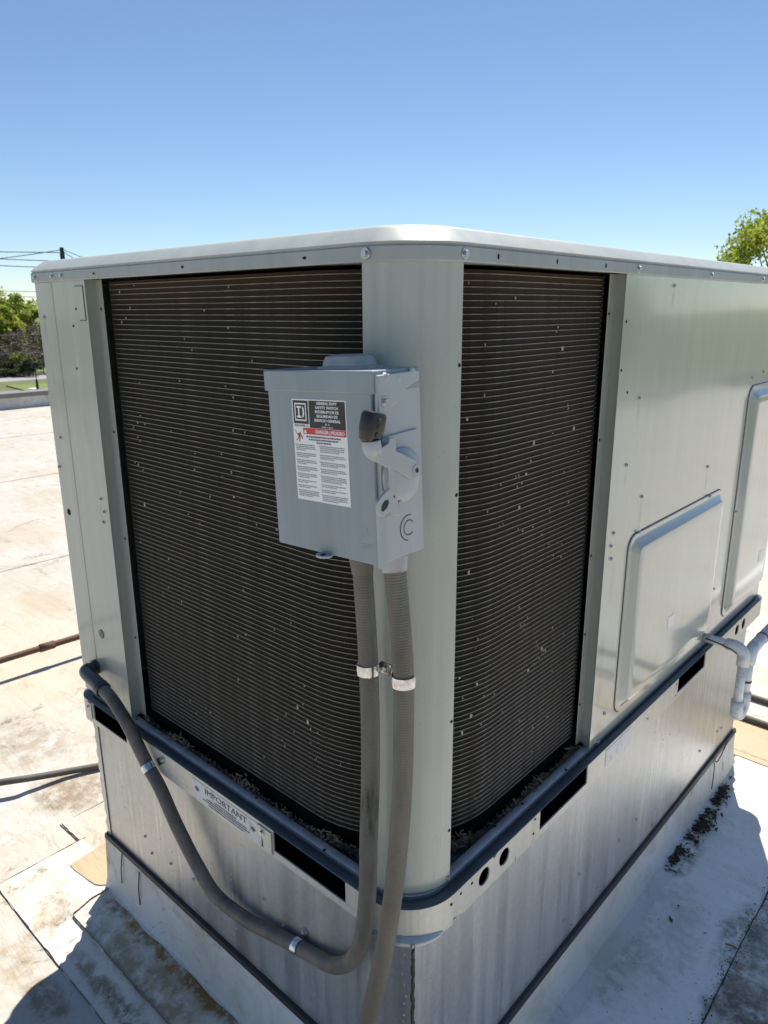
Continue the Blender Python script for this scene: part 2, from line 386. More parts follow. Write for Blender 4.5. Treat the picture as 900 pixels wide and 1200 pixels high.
# ------------------------------------------------------------------ the roof and the land around
GZ = -4.2
def flatpoly(name, pts, z, mat, parent=None, thick=0.0, kind=None):
    m = MB(); n = len(pts)
    if thick:
        m.loft([[(p[0], p[1], z-thick) for p in pts], [(p[0], p[1], z) for p in pts]], True, True, True)
    else: m.add([(p[0], p[1], z) for p in pts], [tuple(range(n))])
    o = m.build(name, mat, parent)
    if kind: o['kind'] = kind
    return o
RX0, RX1, RY0, RY1 = -13.2, 4.7, -11.0, 17.0
roof = boxo('roof', RX0, RX1, RY0, RY1, -.25, 0.0, M_roof); roof['kind'] = 'structure'
def wob(p0, p1, n=40, amp=.004, seed=0):
    r = np.random.default_rng(seed); p0 = Vector(p0); p1 = Vector(p1); d = (p1-p0); nn = Vector((-d.y, d.x, 0)).normalized(); out = []; w = 0
    for i in range(n+1):
        w = w*.8 + r.normal()*amp*.5
        out.append(p0 + d*(i/n) + nn*w)
    return out
# membrane sheets round the curb, each lapped on the one below
def sheet(name, corners, z, mat, seed, amp=.003):
    pts = []
    for i in range(len(corners)):
        a = Vector((*corners[i], 0)); b = Vector((*corners[(i+1) % len(corners)], 0))
        pts += wob(a, b, 24, amp, seed*10+i)[:-1]
    return flatpoly(name, pts, z, mat, roof, max(.0035, z-.003))
def sstep(t): t = max(0.0, min(1.0, t)); return t*t*(3-2*t)
def zf(x, y): return .0035+.034*sstep((y+.215)/.16)*sstep((x+1.50)/.34)
def wedge(name, x0, x1, y0, y1, lift, mat, seed):
    r = np.random.default_rng(seed); nx, ny = 70, 14; rows = []
    for j in range(ny+1):
        y = y0+(y1-y0)*j/ny; rows.append([(x0+(x1-x0)*i/nx, y+(.0016*math.sin(i*.9+seed)+.0012*math.sin(i*2.3)) * (j == 0), zf(x0+(x1-x0)*i/nx, y)+lift+.0007*math.sin(i*.7+j)) for i in range(nx+1)])
    m = MB(); low = [(x, y, -.002) for x, y, z in rows[0]]; m.loft([low]+rows, False)
    m.loft([[(q[0][0], q[0][1], -.002) for q in rows], [q[0] for q in rows]], False); return m.build(name, mat, roof, smooth=True)
wedge('membrane_sheet', -1.47, .30, -.225, .05, .0006, M_apronL, 1)
sheet('membrane_sheet', [(.0, .055), (.298, .055), (.298, 2.02), (.0, 2.02)], .0050, M_apronR, 2)
wedge('membrane_sheet', -1.16, .06, -.130, .045, .0046, M_apronL, 3)
pp = []
for p_, q_ in zip(*(lambda L_: (L_, L_[1:]+L_[:1]))([gp(u, v, .02) for u, v in ((82, 1013), (88, 1021), (104, 1036), (112, 1042), (119, 1043.5), (136, 1042), (136, 976), (126, 984))])): pp += [p_.lerp(q_, k/5) for k in range(5)]
mid_ = sum(pp, Vector())/len(pp); m = MB(); rings_ = [[Vector((p.x, p.y, 0)).lerp(Vector((mid_.x, mid_.y, 0)), t) for p in pp] for t in (0, .35, .7, .97)]
m.loft([[(p.x, p.y, zf(p.x, p.y)-.002) for p in rings_[0]]]+[[(p.x, p.y, zf(p.x, p.y)+.0038) for p in rg] for rg in rings_], True, False, True); m.build('membrane_patch', M_patch, roof, smooth=True)
M_roof_lightened = roof_mat('shaded_roof_lightened', (.72, .71, .68), (.60, .55, .46), .9, [s_ for s_ in STN2 if s_[0][0] > .2])  # lighter copy of the roof membrane, lifting the shaded strip by colour
sheet('membrane_sheet', [(.3015, -.4), (1.35, -.4), (1.35, 1.75), (.3015, 1.75)], .0042, M_roof_lightened, 7)  # sheet added to brighten the shaded roof beyond the seam
sheet('membrane_sheet', [(-1.60, .04), (-1.12, .04), (-1.12, 2.6), (-1.60, 2.6)], .0046, M_roof, 5)
sheet('membrane_sheet', [(-.9, 1.98), (.6, 1.98), (.6, 2.30), (-.9, 2.30)], .0094, M_patch, 6)
def seam(p0, p1, w, seed, name='seam_sealant', mat=M_caulk, z=.006, amp=.0015):
    path = wob((*p0, 0), (*p1, 0), 60, amp, seed); r = np.random.default_rng(seed+99); m = MB(); L = []; R_ = []; T = []
    for i, p in enumerate(path):
        q = path[min(i+1, 60)]-path[max(i-1, 0)]; nn = Vector((-q.y, q.x, 0)).normalized(); ww = w*(.25+1.1*r.random())
        L.append(p+nn*ww+Vector((0, 0, .0005))); R_.append(p-nn*ww+Vector((0, 0, .0005))); T.append(p+Vector((0, 0, z)))
    m.loft([L, T, R_], False); return m.build(name, mat, roof)
M_line = simple('dirty_seam', (.17, .13, .09), .8, 0, .5, 30)
seam((.298, .02), (.298, 1.66), .0042, 11, z=.0075)
for k, (p_, q_, z_) in enumerate((((-1.47, -.226), (.3, -.226), .0050), ((-1.16, -.13), (.05, -.136), .0090), ((-1.471, -.225), (-1.471, .06), .0050), ((-1.60, .035), (-1.12, .035), .0050), ((-1.60, .04), (-1.60, 2.6), .0050), ((-1.16, -.128), (-1.16, .04), .0090), ((-.9, 2.02), (.6, 2.02), .0105))):
    s_ = seam(p_, q_, .0011, 12+k, mat=M_line, z=z_, amp=.001)
    if k in (0, 1, 2, 5):
        for v_ in s_.data.vertices: v_.co.z += zf(v_.co.x, v_.co.y)-.0025+(.0035 if k in (1, 5) else 0)
# long lap seams of the field membrane
for k, xx in enumerate((-4.4, -7.2, -10.0, 3.1)):
    seam((xx, RY0+.4), (xx, RY1-.4), .003, 30+k, mat=M_line, z=.003, amp=.006)

M_coping = simple('coping_metal', (.20, .19, .18), .5, .3, .15, 8)
M_brickw = simple('building_wall', (.40, .36, .31), .8, 0, .12, 3)
def parapet(name, x0, x1, y0, y1, label):
    t = thing(name, ((x0+x1)/2, (y0+y1)/2, 0), label, 'parapet')
    boxo('wall', x0, x1, y0, y1, GZ, .20, M_flash, t)
    boxo('coping', x0-.04, x1+.04, y0-.04, y1+.04, .2005, .285, M_coping, t, .006); return t
parapet('parapet', RX0-.26, RX0-.003, RY0-.26, RY1+.26, 'low white parapet with grey metal coping along the roof edge above the street')
parapet('parapet', RX1+.003, RX1+.26, RY0-.26, RY1+.26, 'low white parapet along the roof edge facing the two raised access panels')
parapet('parapet', RX0+.05, RX1-.05, RY1+.003, RY1+.26, 'low white parapet along the roof edge below the leafy yellow-green tree')
parapet('parapet', RX0+.05, RX1-.05, RY0-.26, RY0-.003, 'low white parapet along the roof edge facing the coil and switch')

def ground_mat():
    t = NT('grassland'); n = t.noise(t.coord((1,1,1)), .35, 6, .7)
    t.col(t.mix(n, (.05, .075, .02), (.14, .15, .05))); t.rough(.9); return t.m
M_ground = ground_mat(); M_asph = simple('asphalt', (.20, .195, .19), .85, 0, .15, 2); M_road = simple('road_asphalt', (.26, .25, .255), .85, 0, .12, 1.2)
M_grass = simple('lawn', (.13, .17, .035), .9, 0, .35, 1.5)
flatpoly('ground', [(-900, -900), (900, -900), (900, 900), (-900, 900)], GZ-.02, M_ground, kind='structure')
flatpoly('parking_lot', [(-59, -70), (45, -70), (45, 45), (-59, 75)], GZ-.01, M_asph, kind='structure')
flatpoly('road', [(-74, -150), (-62, -150), (-72, 200), (-84, 200)], GZ-.006, M_road, kind='structure')
gi = [gp(7, 452.5, GZ), gp(52, 450, GZ), gp(75, 455, GZ), gp(60, 461, GZ), gp(33, 459.5, GZ)]
o = MB().loft([[(p.x, p.y, GZ-.008) for p in gi], [(p.x, p.y, GZ+.08) for p in gi]], True, False, True).build('grass_island', M_grass); o['kind'] = 'structure'
vg = [gp(-40, 436, GZ), gp(90, 436, GZ), gp(90, 432, GZ), gp(-40, 432, GZ)]
flatpoly('grass_verge', [(p.x, p.y) for p in vg], GZ+.02, M_grass, kind='structure')

# ------------------------------------------------------------------ rooftop unit
W, L = 1.187, 1.975
ZT = 1.766; ZB = .618; ZR = .686          # lid underside, rail bottom, rail top
RC = .104
unit = thing('rooftop_air_conditioner', (-W/2, L/2, ZB), 'large grey-green packaged rooftop air conditioner with dark coil on a metal curb', 'air conditioner')
def outline(o, rads, n=14):
    """footprint (front-left, front-right, back-right, back-left) offset outward by o"""
    out = []
    for (cx, cy, sx, sy, r, a0) in ((-W, 0, -1, -1, rads[0], PI), (0, 0, 1, -1, rads[1], 1.5*PI), (0, L, 1, 1, rads[2], 0), (-W, L, -1, 1, rads[3], .5*PI)):
        re = max(r+o, .0015); px = cx+sx*o-sx*re; py = cy+sy*o-sy*re
        for k in range(n+1):
            t = a0+.5*PI*k/n; out.append((px+re*math.cos(t), py+re*math.sin(t)))
    return out
def ring(o, z, rads, n=14): return [(x, y, z) for x, y in outline(o, rads, n)]
LR = (.007, RC+.004, .01, .01)
m = MB(); m.loft([ring(-.03, ZT+.004, LR), ring(.0055, ZT, LR), ring(.0075, ZT+.002, LR), ring(.0075, ZT+.0205, LR), ring(.0045, ZT+.0225, LR), ring(.0045, ZT+.0245, LR), ring(.0065, ZT+.027, LR),
    ring(-.016, ZT+.046, LR), ring(-.022, ZT+.0495, LR), ring(-.03, ZT+.051, LR)], True, True, True)
lid = m.build('lid', M_lid, unit, smooth=True)
# screw meshes (axis +Y local = pointing out)
def screw_mesh(r=.0068, name='screw'):
    m = MB(); m.cyl((0, 0, 0), (0, .0012, 0), r*1.25, r*1.2, 14); m.cyl((0, .0012, 0), (0, .0048, 0), r*.78, r*.72, 6)
    me = m.mesh(name); me.materials.append(M_screw); return me
SCR = screw_mesh(); SCRS = screw_mesh(.0042, 'small_screw')
def hole_mesh(r, n=14, sx=1.0):
    m = MB(); m.cyl((0, -.0006, 0), (0, .0007, 0), r, r, n); m.v = [(x*sx, y, z) for x, y, z in m.v]; me = m.mesh('hole'); me.materials.append(M_hole); return me
HOL = hole_mesh(.003); HOL2 = hole_mesh(.0085); SLOT = hole_mesh(.004, 12, .55)
def put(name, me, loc, normal, parent):
    o = link(name, me, parent); n = Vector(normal).normalized()
    o.rotation_mode = 'QUATERNION'; o.rotation_quaternion = Vector((0, 1, 0)).rotation_difference(n); o.location = loc; return o
FL = (0, -1, 0); FR = (1, 0, 0)
for u in (41, 61, 72): p = on(1, -.0075, u, 326-(u-41)*.055); put('screw', SCR, (max(p.x, -W+.012), -.0072, ZT+.011), FL, lid)
for u, v in ((110, 322), (214, 315), (357, 304)): p = on(1, -.0075, u, v); put('slot_hole', SLOT, (p.x, -.0076, ZT+.011), FL, lid)
for u in (428,): p = on(1, -.0075, u, 299); put('screw', SCR, (p.x, -.0072, ZT+.011), FL, lid)
p = on(0, .0075, 543, 298); put('screw', SCR, (.0066, max(p.y, .098), ZT+.011), FR, lid)
for u, v in ((584, 301), (653, 306), (710, 311)): p = on(0, .0075, u, v); put('slot_hole', SLOT, (.0076, p.y, ZT+.011), FR, lid)
for u, v in ((749, 313), (834, 322), (894, 327)): p = on(0, .0075, u, v); put('screw', SCR, (.0072, p.y, ZT+.011), FR, lid)
# rounded corner post
def arcpts(r, n=18): return [(-RC+r*math.cos(t), RC+r*math.sin(t)) for t in [1.5*PI+.5*PI*k/n for k in range(n+1)]]
ao = [(-RC, .018)] + arcpts(RC) + [(-.018, RC)]; ai = [(-RC+.0015, .018)] + arcpts(RC-.0015) + [(-.018, RC-.0015)]
sec = ao + ai[::-1]
m = MB(); zz = np.linspace(ZR+.006, ZT+.0015, 7)
m.loft([[(x, y, z) for x, y in sec] for z in zz], True, True, True)
post = m.build('corner_post', M_cab, unit, smooth=True)
for z in (1.62, 1.42, 1.02, .80):
    put('rivet_hole', HOL, (-RC+.006, -.0002, z), FL, post); put('rivet_hole', HOL, (-.0002, RC-.005, z), FR, post)
put('screw', SCRS, (-.0005, RC-.006, ZR+.012), FR, post)

# condenser coil that wraps the corner
CO = .046; CRB = .25; XL = -.918; YR = .649
def coilpath(off, n=14, x0=XL, y1=YR):
    c = (-CO-CRB, CO+CRB); r = CRB+off
    return [(x0, CO-off)] + [(c[0]+r*math.cos(t), c[1]+r*math.sin(t)) for t in [1.5*PI+.5*PI*k/n for k in range(n+1)]] + [(-CO+off, y1)]
m = MB(); ZC0, ZC1 = .706, ZT-.004
f = coilpath(0); bk = coilpath(-.025)
# fold the fin face slightly so it is not one clean sheet
zs = np.linspace(ZC0, ZC1, 95)
m.loft([[(x, y, z) for x, y in f+bk[::-1]] for z in (ZC0, ZC1)], True, True, True)
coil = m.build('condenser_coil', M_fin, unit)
f = coilpath(.0022, 14, XL+.006, YR-.010); bk = coilpath(-.004, 14, XL+.006, YR-.010)
tm = MB(); tm.loft([[(x, y, z) for x, y in f+bk[::-1]] for z in (-.0006, .0006)], True, True, True)
tme = tm.mesh('coil_tube'); tme.materials.append(M_tube)
NT_ = 100; PIT = .01052
for k in range(NT_):
    o = link('coil_tube', tme, coil); o.location = (0, 0, ZC1-.006-PIT*k+random.uniform(-.0004, .0004))
# comb of tube ends at the far edge of the right-hand coil
cm = MB(); cm.box(-CO-.004, -CO+.004, YR-.0075, YR-.002, -.0028, .0028)
cme = cm.mesh('tube_end'); cme.materials.append(M_fluff); 
end = MB()
for k in range(NT_):
    z = ZC1-.006-PIT*k+.005; end.box(-CO-.004, -CO+.003, YR-.0085, YR-.003, z-.0026, z+.0026)
o = end.build('tube_ends', M_dark, coil); o['kind'] = 'stuff'
# pale specks: bent fins and caught seeds
sp = MB()
def coil_at(s, off):
    if s < 0: return (-CO-CRB+s, CO-off), (0, -1)
    t = s/CRB
    if t <= .5*PI:
        return ((-CO-CRB)+(CRB+off)*math.sin(t), (CO+CRB)-(CRB+off)*math.cos(t)), (math.sin(t), -math.cos(t))
    return (-CO+off, CO+CRB+(s-CRB*.5*PI)), (1, 0)
r = np.random.default_rng(3)
cls = [(r.uniform(-.58, .68), r.uniform(ZC0+.05, ZC1-.04)) for k in range(34)]
for k in range(190):
    if k < 110:
        cs, cz = cls[r.integers(0, len(cls))]; s = min(max(cs+r.normal(0, .03), -.60), .70); z = min(max(cz+r.normal(0, .045), ZC0+.02), ZC1-.02)
    else: s = r.uniform(-.60, .70); z = ZC0+.03+(ZC1-ZC0-.05)*r.random()
    (x, y), n = coil_at(s, .0012); tx, ty = -n[1], n[0]
    w = r.uniform(.0004, .0009); h = r.uniform(.001, .003); 
    if r.random() < .12: w, h = r.uniform(.0014, .0026), r.uniform(.002, .0045)
    z0 = ZC1-.006-PIT*round((ZC1-.006-z)/PIT)+PIT*.5 + r.uniform(-.003, .003)
    sk = r.uniform(-.0006, .0006)
    P = lambda a, b, c_: (x+tx*a+n[0]*c_, y+ty*a+n[1]*c_, z0+b)
    d_ = .002
    sp.add([P(-w+sk, -h, 0), P(w+sk, -h, 0), P(w-sk, h, 0), P(-w-sk, h, 0), P(-w*.6+sk, -h*.8, d_), P(w*.6+sk, -h*.8, d_), P(w*.6-sk, h*.8, d_), P(-w*.6-sk, h*.8, d_)],
           [(4,5,6,7),(0,1,5,4),(1,2,6,5),(2,3,7,6),(3,0,4,7)])
o = sp.build('bent_fins', M_speck, coil); o['kind'] = 'stuff'

# left end panel with its return
def plate_ring(m, x0, x1, z0, z1, cx, cz, r, y, n=20):
    pass
XE = -.939
ep = thing  # (name kept free)
m = MB(); m.box(-W, -1.0975, 0.0, .02, ZR+.006, ZT+.0015)
corner_strip = m.build('end_strip', M_cab, unit, bevel=.003)
m = MB()
prof = [(-1.0955, .0025), (-1.0955, .0005), (XE, .0005), (-.948, .0315), (-.924, .0315), (-.924, .0335), (-.9503, .0335), (-.9415, .0025)]
m.loft([[(x, y, z) for x, y in prof] for z in (ZR+.006, ZT+.0015)], True, True, True)
end_panel = m.build('end_panel', M_cab, unit, bevel=.0006)
for z in (1.705, 1.43, 1.17, .91): put('screw', HOL, (-.935, .031, z), FL, end_panel)
for u, v in ((52, 372),): p = on(1, 0, u, v); put('screw', SCRS, (p.x, -.0003, p.z), FL, corner_strip)
for u, v in ((71, 513), (70, 547)): p = on(1, 0, u, v); put('screw', SCRS, (max(p.x, -W+.012), -.0003, p.z), FL, corner_strip)
p = on(1, 0, 81, 600); put('hole', HOL2, (p.x, -.0003, p.z), FL, corner_strip)
for u, v in ((118, 585), (122, 600), (121, 612)): p = on(1, 0, u, v); put('screw', SCRS, (p.x, .0002, p.z), FL, end_panel)
for u, v in ((89, 362), (86, 382), (90, 432)): p = on(1, 0, u, v); put('hole', HOL, (p.x, .0003, p.z), FL, end_panel)
p = on(1, 0, 119, 743); m = MB(); m.cyl((p.x, .0006, p.z), (p.x, -.0016, p.z), .0125, .0115, 24); m.build('hole_plug', M_pan, end_panel, smooth=True)
# pressed knock-out rectangle
a = on(1, 0, 87, 335); b = on(1, 0, 96.5, 335); c = on(1, 0, 102, 376)
m = MB(); m.box(b.x-.0012, b.x+.0012, -.0006, .0006, c.z, a.z); m.box(a.x, b.x-.0013, -.0006, .0006, a.z-.0012, a.z); m.box(a.x+.01, b.x-.0013, -.0006, .0006, c.z, c.z+.0012)
m.build('pressed_outline', M_bar, end_panel)
# remaining cabinet shell
boxo('rear_panel', -W+.001, -.001, L-.02, L, ZR+.006, ZT+.0015, M_cab, unit)
boxo('long_panel', -W+.0005, -W+.02, .0215, L-.021, ZR+.006, ZT+.001, M_cab, unit)
# right side panel with return and two raised access panels
YP = .652
prof = [(0, YP), (0, L-.0005), (-.018, L-.021), (-.018, YP+.0115), (-.0335, YP+.0185), (-.0335, YP-.006), (-.0315, YP-.006), (-.0315, YP+.015)]
m = MB(); m.loft([[(x, y, z) for x, y in prof] for z in (ZR+.006, ZT+.0015)], True, True, True)
side = m.build('side_panel', M_side, unit, bevel=.0007)
for z in (1.69, 1.43, 1.17, .98, .80): put('screw', HOL, (-.031, YP-.002, z), FR, side)
for u, v in ((790, 335),(749, 467),(734, 545),(752, 582),(829, 547),(719, 625),(716, 640),(716, 655),(836, 690),(708, 836),(881, 443),(894, 436)):
    p = on(0, 0, u, v); put('screw', SCRS, (.0002, p.y, p.z), FR, side)
for u, v in ((734, 377), (728, 434), (735, 460)): p = on(0, 0, u, v); put('hole', HOL, (.0, p.y, p.z), FR, side)
p = on(0, 0, 700, 869); put('screw', SCR, (.0002, p.y, p.z), FR, side)
def raised(y0, y1, z0, z1, h, bev, rc, name):
    def rr(ins, x):
        pts = []
        for (cy, cz, sy, sz, a0) in ((y0, z0, -1, -1, PI), (y1, z0, 1, -1, 1.5*PI), (y1, z1, 1, 1, 0), (y0, z1, -1, 1, .5*PI)):
            r_ = max(rc-ins*.6, .004); py = cy-sy*(ins+r_); pz = cz-sz*(ins+r_)
            for k in range(7):
                t = a0+.5*PI*k/6; pts.append((x, py+r_*math.cos(t), pz+r_*math.sin(t)))
        return pts
    m = MB(); m.loft([rr(0, -.002), rr(0, .0022), rr(.0016, .0038), rr(bev*.35, .0038), rr(bev*.5, .006), rr(bev*.92, h-.0015), rr(bev+.003, h), rr(bev+.02, h)], True, False, True)
    o = m.build(name, M_side, side, smooth=True)
    try: o.data.set_sharp_from_angle(angle=math.radians(20))
    except Exception: pass
    # dark band painting the shadow line round the raised panel
    g = MB(); g.loft([rr(-.0018, -.001), rr(-.0018, .0009), rr(.002, .0009)], True); g.build('shadow_line', M_bar, o); return o
p1 = raised(.772, 1.412, .728, 1.192, .020, .034, .035, 'access_panel')
p2 = raised(1.555, 1.965, .728, 1.475, .020, .036, .035, 'access_panel')
for u, v in ((747, 623), (830, 581)): p = on(0, 0, u, v); put('screw', SCRS, (.0045, p.y, p.z), FR, p1)
for u, v in ((860, 600),): p = on(0, 0, u, v); put('screw', SCRS, (.0045, 1.562, p.z), FR, p2)
for (u, v) in ((786, 728), (891, 651)):
    p = on(0, .02, u, v); MB().box(.0202, .0207, p.y-.021, p.y+.021, p.z-.018, p.z+.018).build('white_sticker', M_white, p1 if u < 800 else p2)
# base pan: rolled ledge, groove and upright lip all the way round
PR = (.045, .0885, .03, .03)
m = MB(); m.loft([ring(-.10, ZR-.020, PR), ring(-.06, ZR-.018, PR), ring(-.025, ZR-.016, PR), ring(-.021, ZR+.001, PR), ring(-.019, ZR+.0025, PR), ring(-.007, ZR+.0025, PR), ring(-.0038, ZR+.001, PR),
    ring(-.0015, ZR-.0035, PR), ring(.002, ZR-.0035, PR), ring(.0045, ZR-.0022, PR), ring(.010, ZR-.0016, PR), ring(.0195, ZR-.0022, PR), ring(.0212, ZR-.0030, PR), ring(.0218, ZR-.0040, PR), ring(.0180, ZR-.0046, PR), ring(.012, ZR-.004, PR), ring(.0, ZR-.012, PR), ring(-.06, ZR-.03, PR)], True, False, False)
pan = m.build('base_pan', M_pan, unit, smooth=True)
m = MB(); m.loft([ring(-.0218, ZR-.012, PR), ring(-.0218, ZR+.002, PR), ring(-.019, ZR+.0036, PR), ring(-.008, ZR+.0036, PR), ring(-.0030, ZR+.0015, PR)], True); m.build('inner_lip', M_lip, pan, smooth=True)
m = MB(); m.add(ring(-.095, ZR-.019, PR), [tuple(range(len(ring(0, 0, PR))))]); m.build('pan_floor', M_black, unit)
for u, v in ((612, 942), (663, 902), (160, 843), (380, 996), (580, 968), (300, 935)):
    p = on(2, ZR+.0036, u, v); put('hole', HOL, (p.x, p.y, ZR+.0035), (0, 0, 1), pan)
# fluff and leaf scraps caught along the bottom of the coil
fl = MB(); r = np.random.default_rng(5)
for k in range(5200):
    s = r.uniform(-.63, .75); off = r.normal(.019, .0045)
    (x, y), n = coil_at(s, off); tx, ty = -n[1], n[0]
    amp = .5+.5*math.sin(s*37)*math.sin(s*11+1); z = ZR-.012+abs(r.normal(0, .012))*max(.25, amp)+.004
    a = r.uniform(0, 2*PI); ln = r.uniform(.002, .007); w = r.uniform(.0006, .0018); e = r.uniform(-.9, .9)
    d1 = Vector((math.cos(a)*math.cos(e), math.sin(a)*math.cos(e), math.sin(e)))*ln; d2 = d1.orthogonal().normalized()*w; c = Vector((x, y, z))
    fl.add([c-d1-d2, c+d1-d2, c+d1+d2, c-d1+d2], [(0, 1, 2, 3)])
o = fl.build('caught_debris', M_fluff, coil); o['kind'] = 'stuff'
m = MB(); f0 = coilpath(.004); f1 = coilpath(.016); m.loft([[(x, y, ZR-.015) for x, y in f0], [(x, y, ZC0+.004) for x, y in f0]], False); m.build('coil_gap_shade', M_black, coil)  # black sheet painting the dark gap below the coil, not a real seal

# base rail with fork slots and rigging holes (front and right sides), plain band at the rear
rail_root = None
OD = .0215
m = MB()
def railbox_l(x0, x1, z0, z1): m.box(x0, x1, -OD, -OD+.003, z0, z1)
def railbox_r(y0, y1, z0, z1): m.box(OD-.003, OD, y0, y1, z0, z1)
ZRT = ZR-.0042
RR = PR[1]+OD
xs = -(PR[1]); xsl = -W+PR[0]
SL1 = (-1.105, -.935); SL2 = (-.353, -.146)
ZS = .634
railbox_l(xsl, SL1[0], ZS+.0005, ZRT); railbox_l(SL1[1], SL2[0], ZS+.0005, ZRT); railbox_l(SL2[1], xs, ZS+.0005, ZRT)
railbox_l(xsl, xs, ZB, ZS)
def band(cx, cy, r0, a0, a1, z0, z1, n=14):
    A = [a0+(a1-a0)*k/n for k in range(n+1)]
    o_ = [(cx+r0*math.cos(t), cy+r0*math.sin(t)) for t in A]; i_ = [(cx+(r0-.003)*math.cos(t), cy+(r0-.003)*math.sin(t)) for t in A]
    m.loft([[(x, y, z) for x, y in o_+i_[::-1]] for z in (z0, z1)], True, True, True)
band(-PR[1], PR[1], RR, 1.5*PI, 2*PI, ZB-.002, ZRT)
band(-W+PR[0], PR[0], PR[0]+OD, PI, 1.5*PI, ZB-.001, ZRT)
def holed(yc, zc, r, y0, y1, z0, z1, n=24):
    ov = []; iv = []
    for k in range(n):
        t = 2*PI*k/n; c_, s_ = math.cos(t), math.sin(t)
        iv.append((yc+r*c_, zc+r*s_))
        sc_ = min(((y1-yc) if c_ > 0 else (yc-y0))/max(abs(c_), 1e-6), ((z1-zc) if s_ > 0 else (zc-z0))/max(abs(s_), 1e-6)); ov.append((yc+sc_*c_, zc+sc_*s_))
    m.loft([[(OD, y, z) for y, z in ov], [(OD, y, z) for y, z in iv], [(OD-.003, y, z) for y, z in iv], [(OD-.003, y, z) for y, z in ov]], True)
ys = PR[1]
holed(.186, .655, .0185, ys, .2205, ZB, ZRT); holed(.256, .655, .0185, .2205, .30, ZB, ZRT)
railbox_r(.30, .392, ZB, ZRT); railbox_r(.392, .606, ZB, ZS); railbox_r(.606, 1.158, ZB, ZRT); railbox_r(1.158, 1.378, ZB, ZS); railbox_r(1.378, 1.63, ZB, ZRT)
holed(1.682, .652, .019, 1.63, 1.7165, ZB, ZRT); holed(1.752, .652, .019, 1.7165, 1.80, ZB, ZRT); railbox_r(1.80, L-.03, ZB, ZRT)
band(-.03, L-.03, .03+OD, 0, .5*PI, ZB, ZRT); band(-W+.03, L-.03, .03+OD, .5*PI, PI, ZB, ZRT)
m.box(-W+.03, -.03, L+OD-.003, L+OD, ZB, ZRT); m.box(-W-OD, -W-OD+.003, PR[0], L-.03, ZB, ZRT)
# turned-in bottom flange
rail = m.build('base_rail', M_rail, unit, smooth=False)
m = MB(); m.loft([ring(OD-.003, ZB+.002, PR), ring(-.0365, ZB+.002, PR)], True); m.build('bottom_flange', M_black, rail)  # flange blackened to paint the shade seen through the slots
m = MB(); m.loft([ring(-.035, ZB+.001, PR), ring(-.035, ZR-.021, PR)], True); m.build('inner_web', M_black, rail)  # web coloured black as the shaded inside of the rail
# torn-out lower lip at the rounded front corner
m = MB(); NLP = 24; A = [1.5*PI+.5*PI*(.04+.80*k/NLP) for k in range(NLP+1)]; TP = [math.sin(PI*k/NLP)**.7 for k in range(NLP+1)]
m.loft([[(-PR[1]+(RR+ro+rs_*tp)*math.cos(t), PR[1]+(RR+ro+rs_*tp)*math.sin(t), ZB+z0_+z1_*tp) for t, tp in zip(A, TP)] for ro, rs_, z0_, z1_ in ((.0004, 0, .002, .006), (.002, .008, 0, .002), (.002, .0095, -.001, -.001), (.0015, .0100, -.003, -.002), (-.012, 0, -.004, -.002))], False)
m.build('bent_lip', M_lip, rail, smooth=True)
for u, v in ((529, 1060), (553, 1035), (540, 1047), (627, 960), (625, 977)): p = on(0, OD, u, v); put('hole', HOL, (OD, p.y, p.z), FR, rail)
for u, v in ((793, 802), (792, 815), (759, 842)): p = on(0, OD, u, v); put('hole', HOL, (OD, p.y, p.z), FR, rail)
# worn white sticker on the side rail
p = on(0, OD, 712, 883); q = on(0, OD, 738, 862)
MB().box(OD+.0003, OD+.0008, p.y-.01, q.y, .630, .674).build('worn_sticker', M_wornlabel, rail)
# latch bracket beside the notice
m = MB(); m.box(-.4005, -.356, -OD-.004, -OD-.0005, .622, .676); m.box(-.392, -.386, -OD-.0055, -OD-.004, .628, .655)
br = m.build('latch_bracket', M_rail, rail, bevel=.0012); put('screw', SCR, (-.385, -OD-.0042, .664), FL, br)
m = MB(); m.box(-.3875, -.3835, -OD-.0046, -OD-.0041, .629, .646); m.build('bracket_slot', M_hole, br)
m = MB(); m.box(-1.135, -1.112, -OD-.004, -OD-.0005, .632, .680); b2 = m.build('latch_bracket', M_rail, rail, bevel=.0012)
put('screw', SCRS, (-1.125, -OD-.0042, .668), FL, b2)
# text helper: letters as thin flat print
FONT = None
def text_geo(body, size, align='CENTER'):
    c = bpy.data.curves.new('t', 'FONT'); c.body = body; c.size = size; c.align_x = align; c.resolution_u = 2
    o = bpy.data.objects.new('t', c); COL.objects.link(o)
    dg = bpy.context.evaluated_depsgraph_get(); dg.update(); me = o.evaluated_get(dg).to_mesh()
    v = [tuple(p.co) for p in me.vertices]; f_ = [tuple(p.vertices) for p in me.polygons]
    o.evaluated_get(dg).to_mesh_clear(); bpy.data.objects.remove(o); bpy.data.curves.remove(c); return v, f_
def text_width(v): return max(p[0] for p in v)-min(p[0] for p in v)
def printer(m, fn, body, u, v, size, width=None, align='CENTER', bold=0):
    vs_, fs_ = text_geo(body, size, align)
    k = 1.0
    if width: k = width/max(text_width(vs_), 1e-6)
    m.add([fn(u+x*k, v+y) for x, y, z in vs_], fs_)
    if bold: m.add([fn(u+x*k+bold, v+y+bold*.3, .00002) for x, y, z in vs_], fs_)
def bars(m, fn, u0, u1, v, h, rs, bias=.0):
    u = u0
    while u < u1-.0008:
        w = min(rs.uniform(.0012, .0050), u1-u); m.add([fn(u, v, bias), fn(u+w, v, bias), fn(u+w, v+h, bias), fn(u, v+h, bias)], [(0, 1, 2, 3)]); u += w+rs.uniform(.0006, .0011)
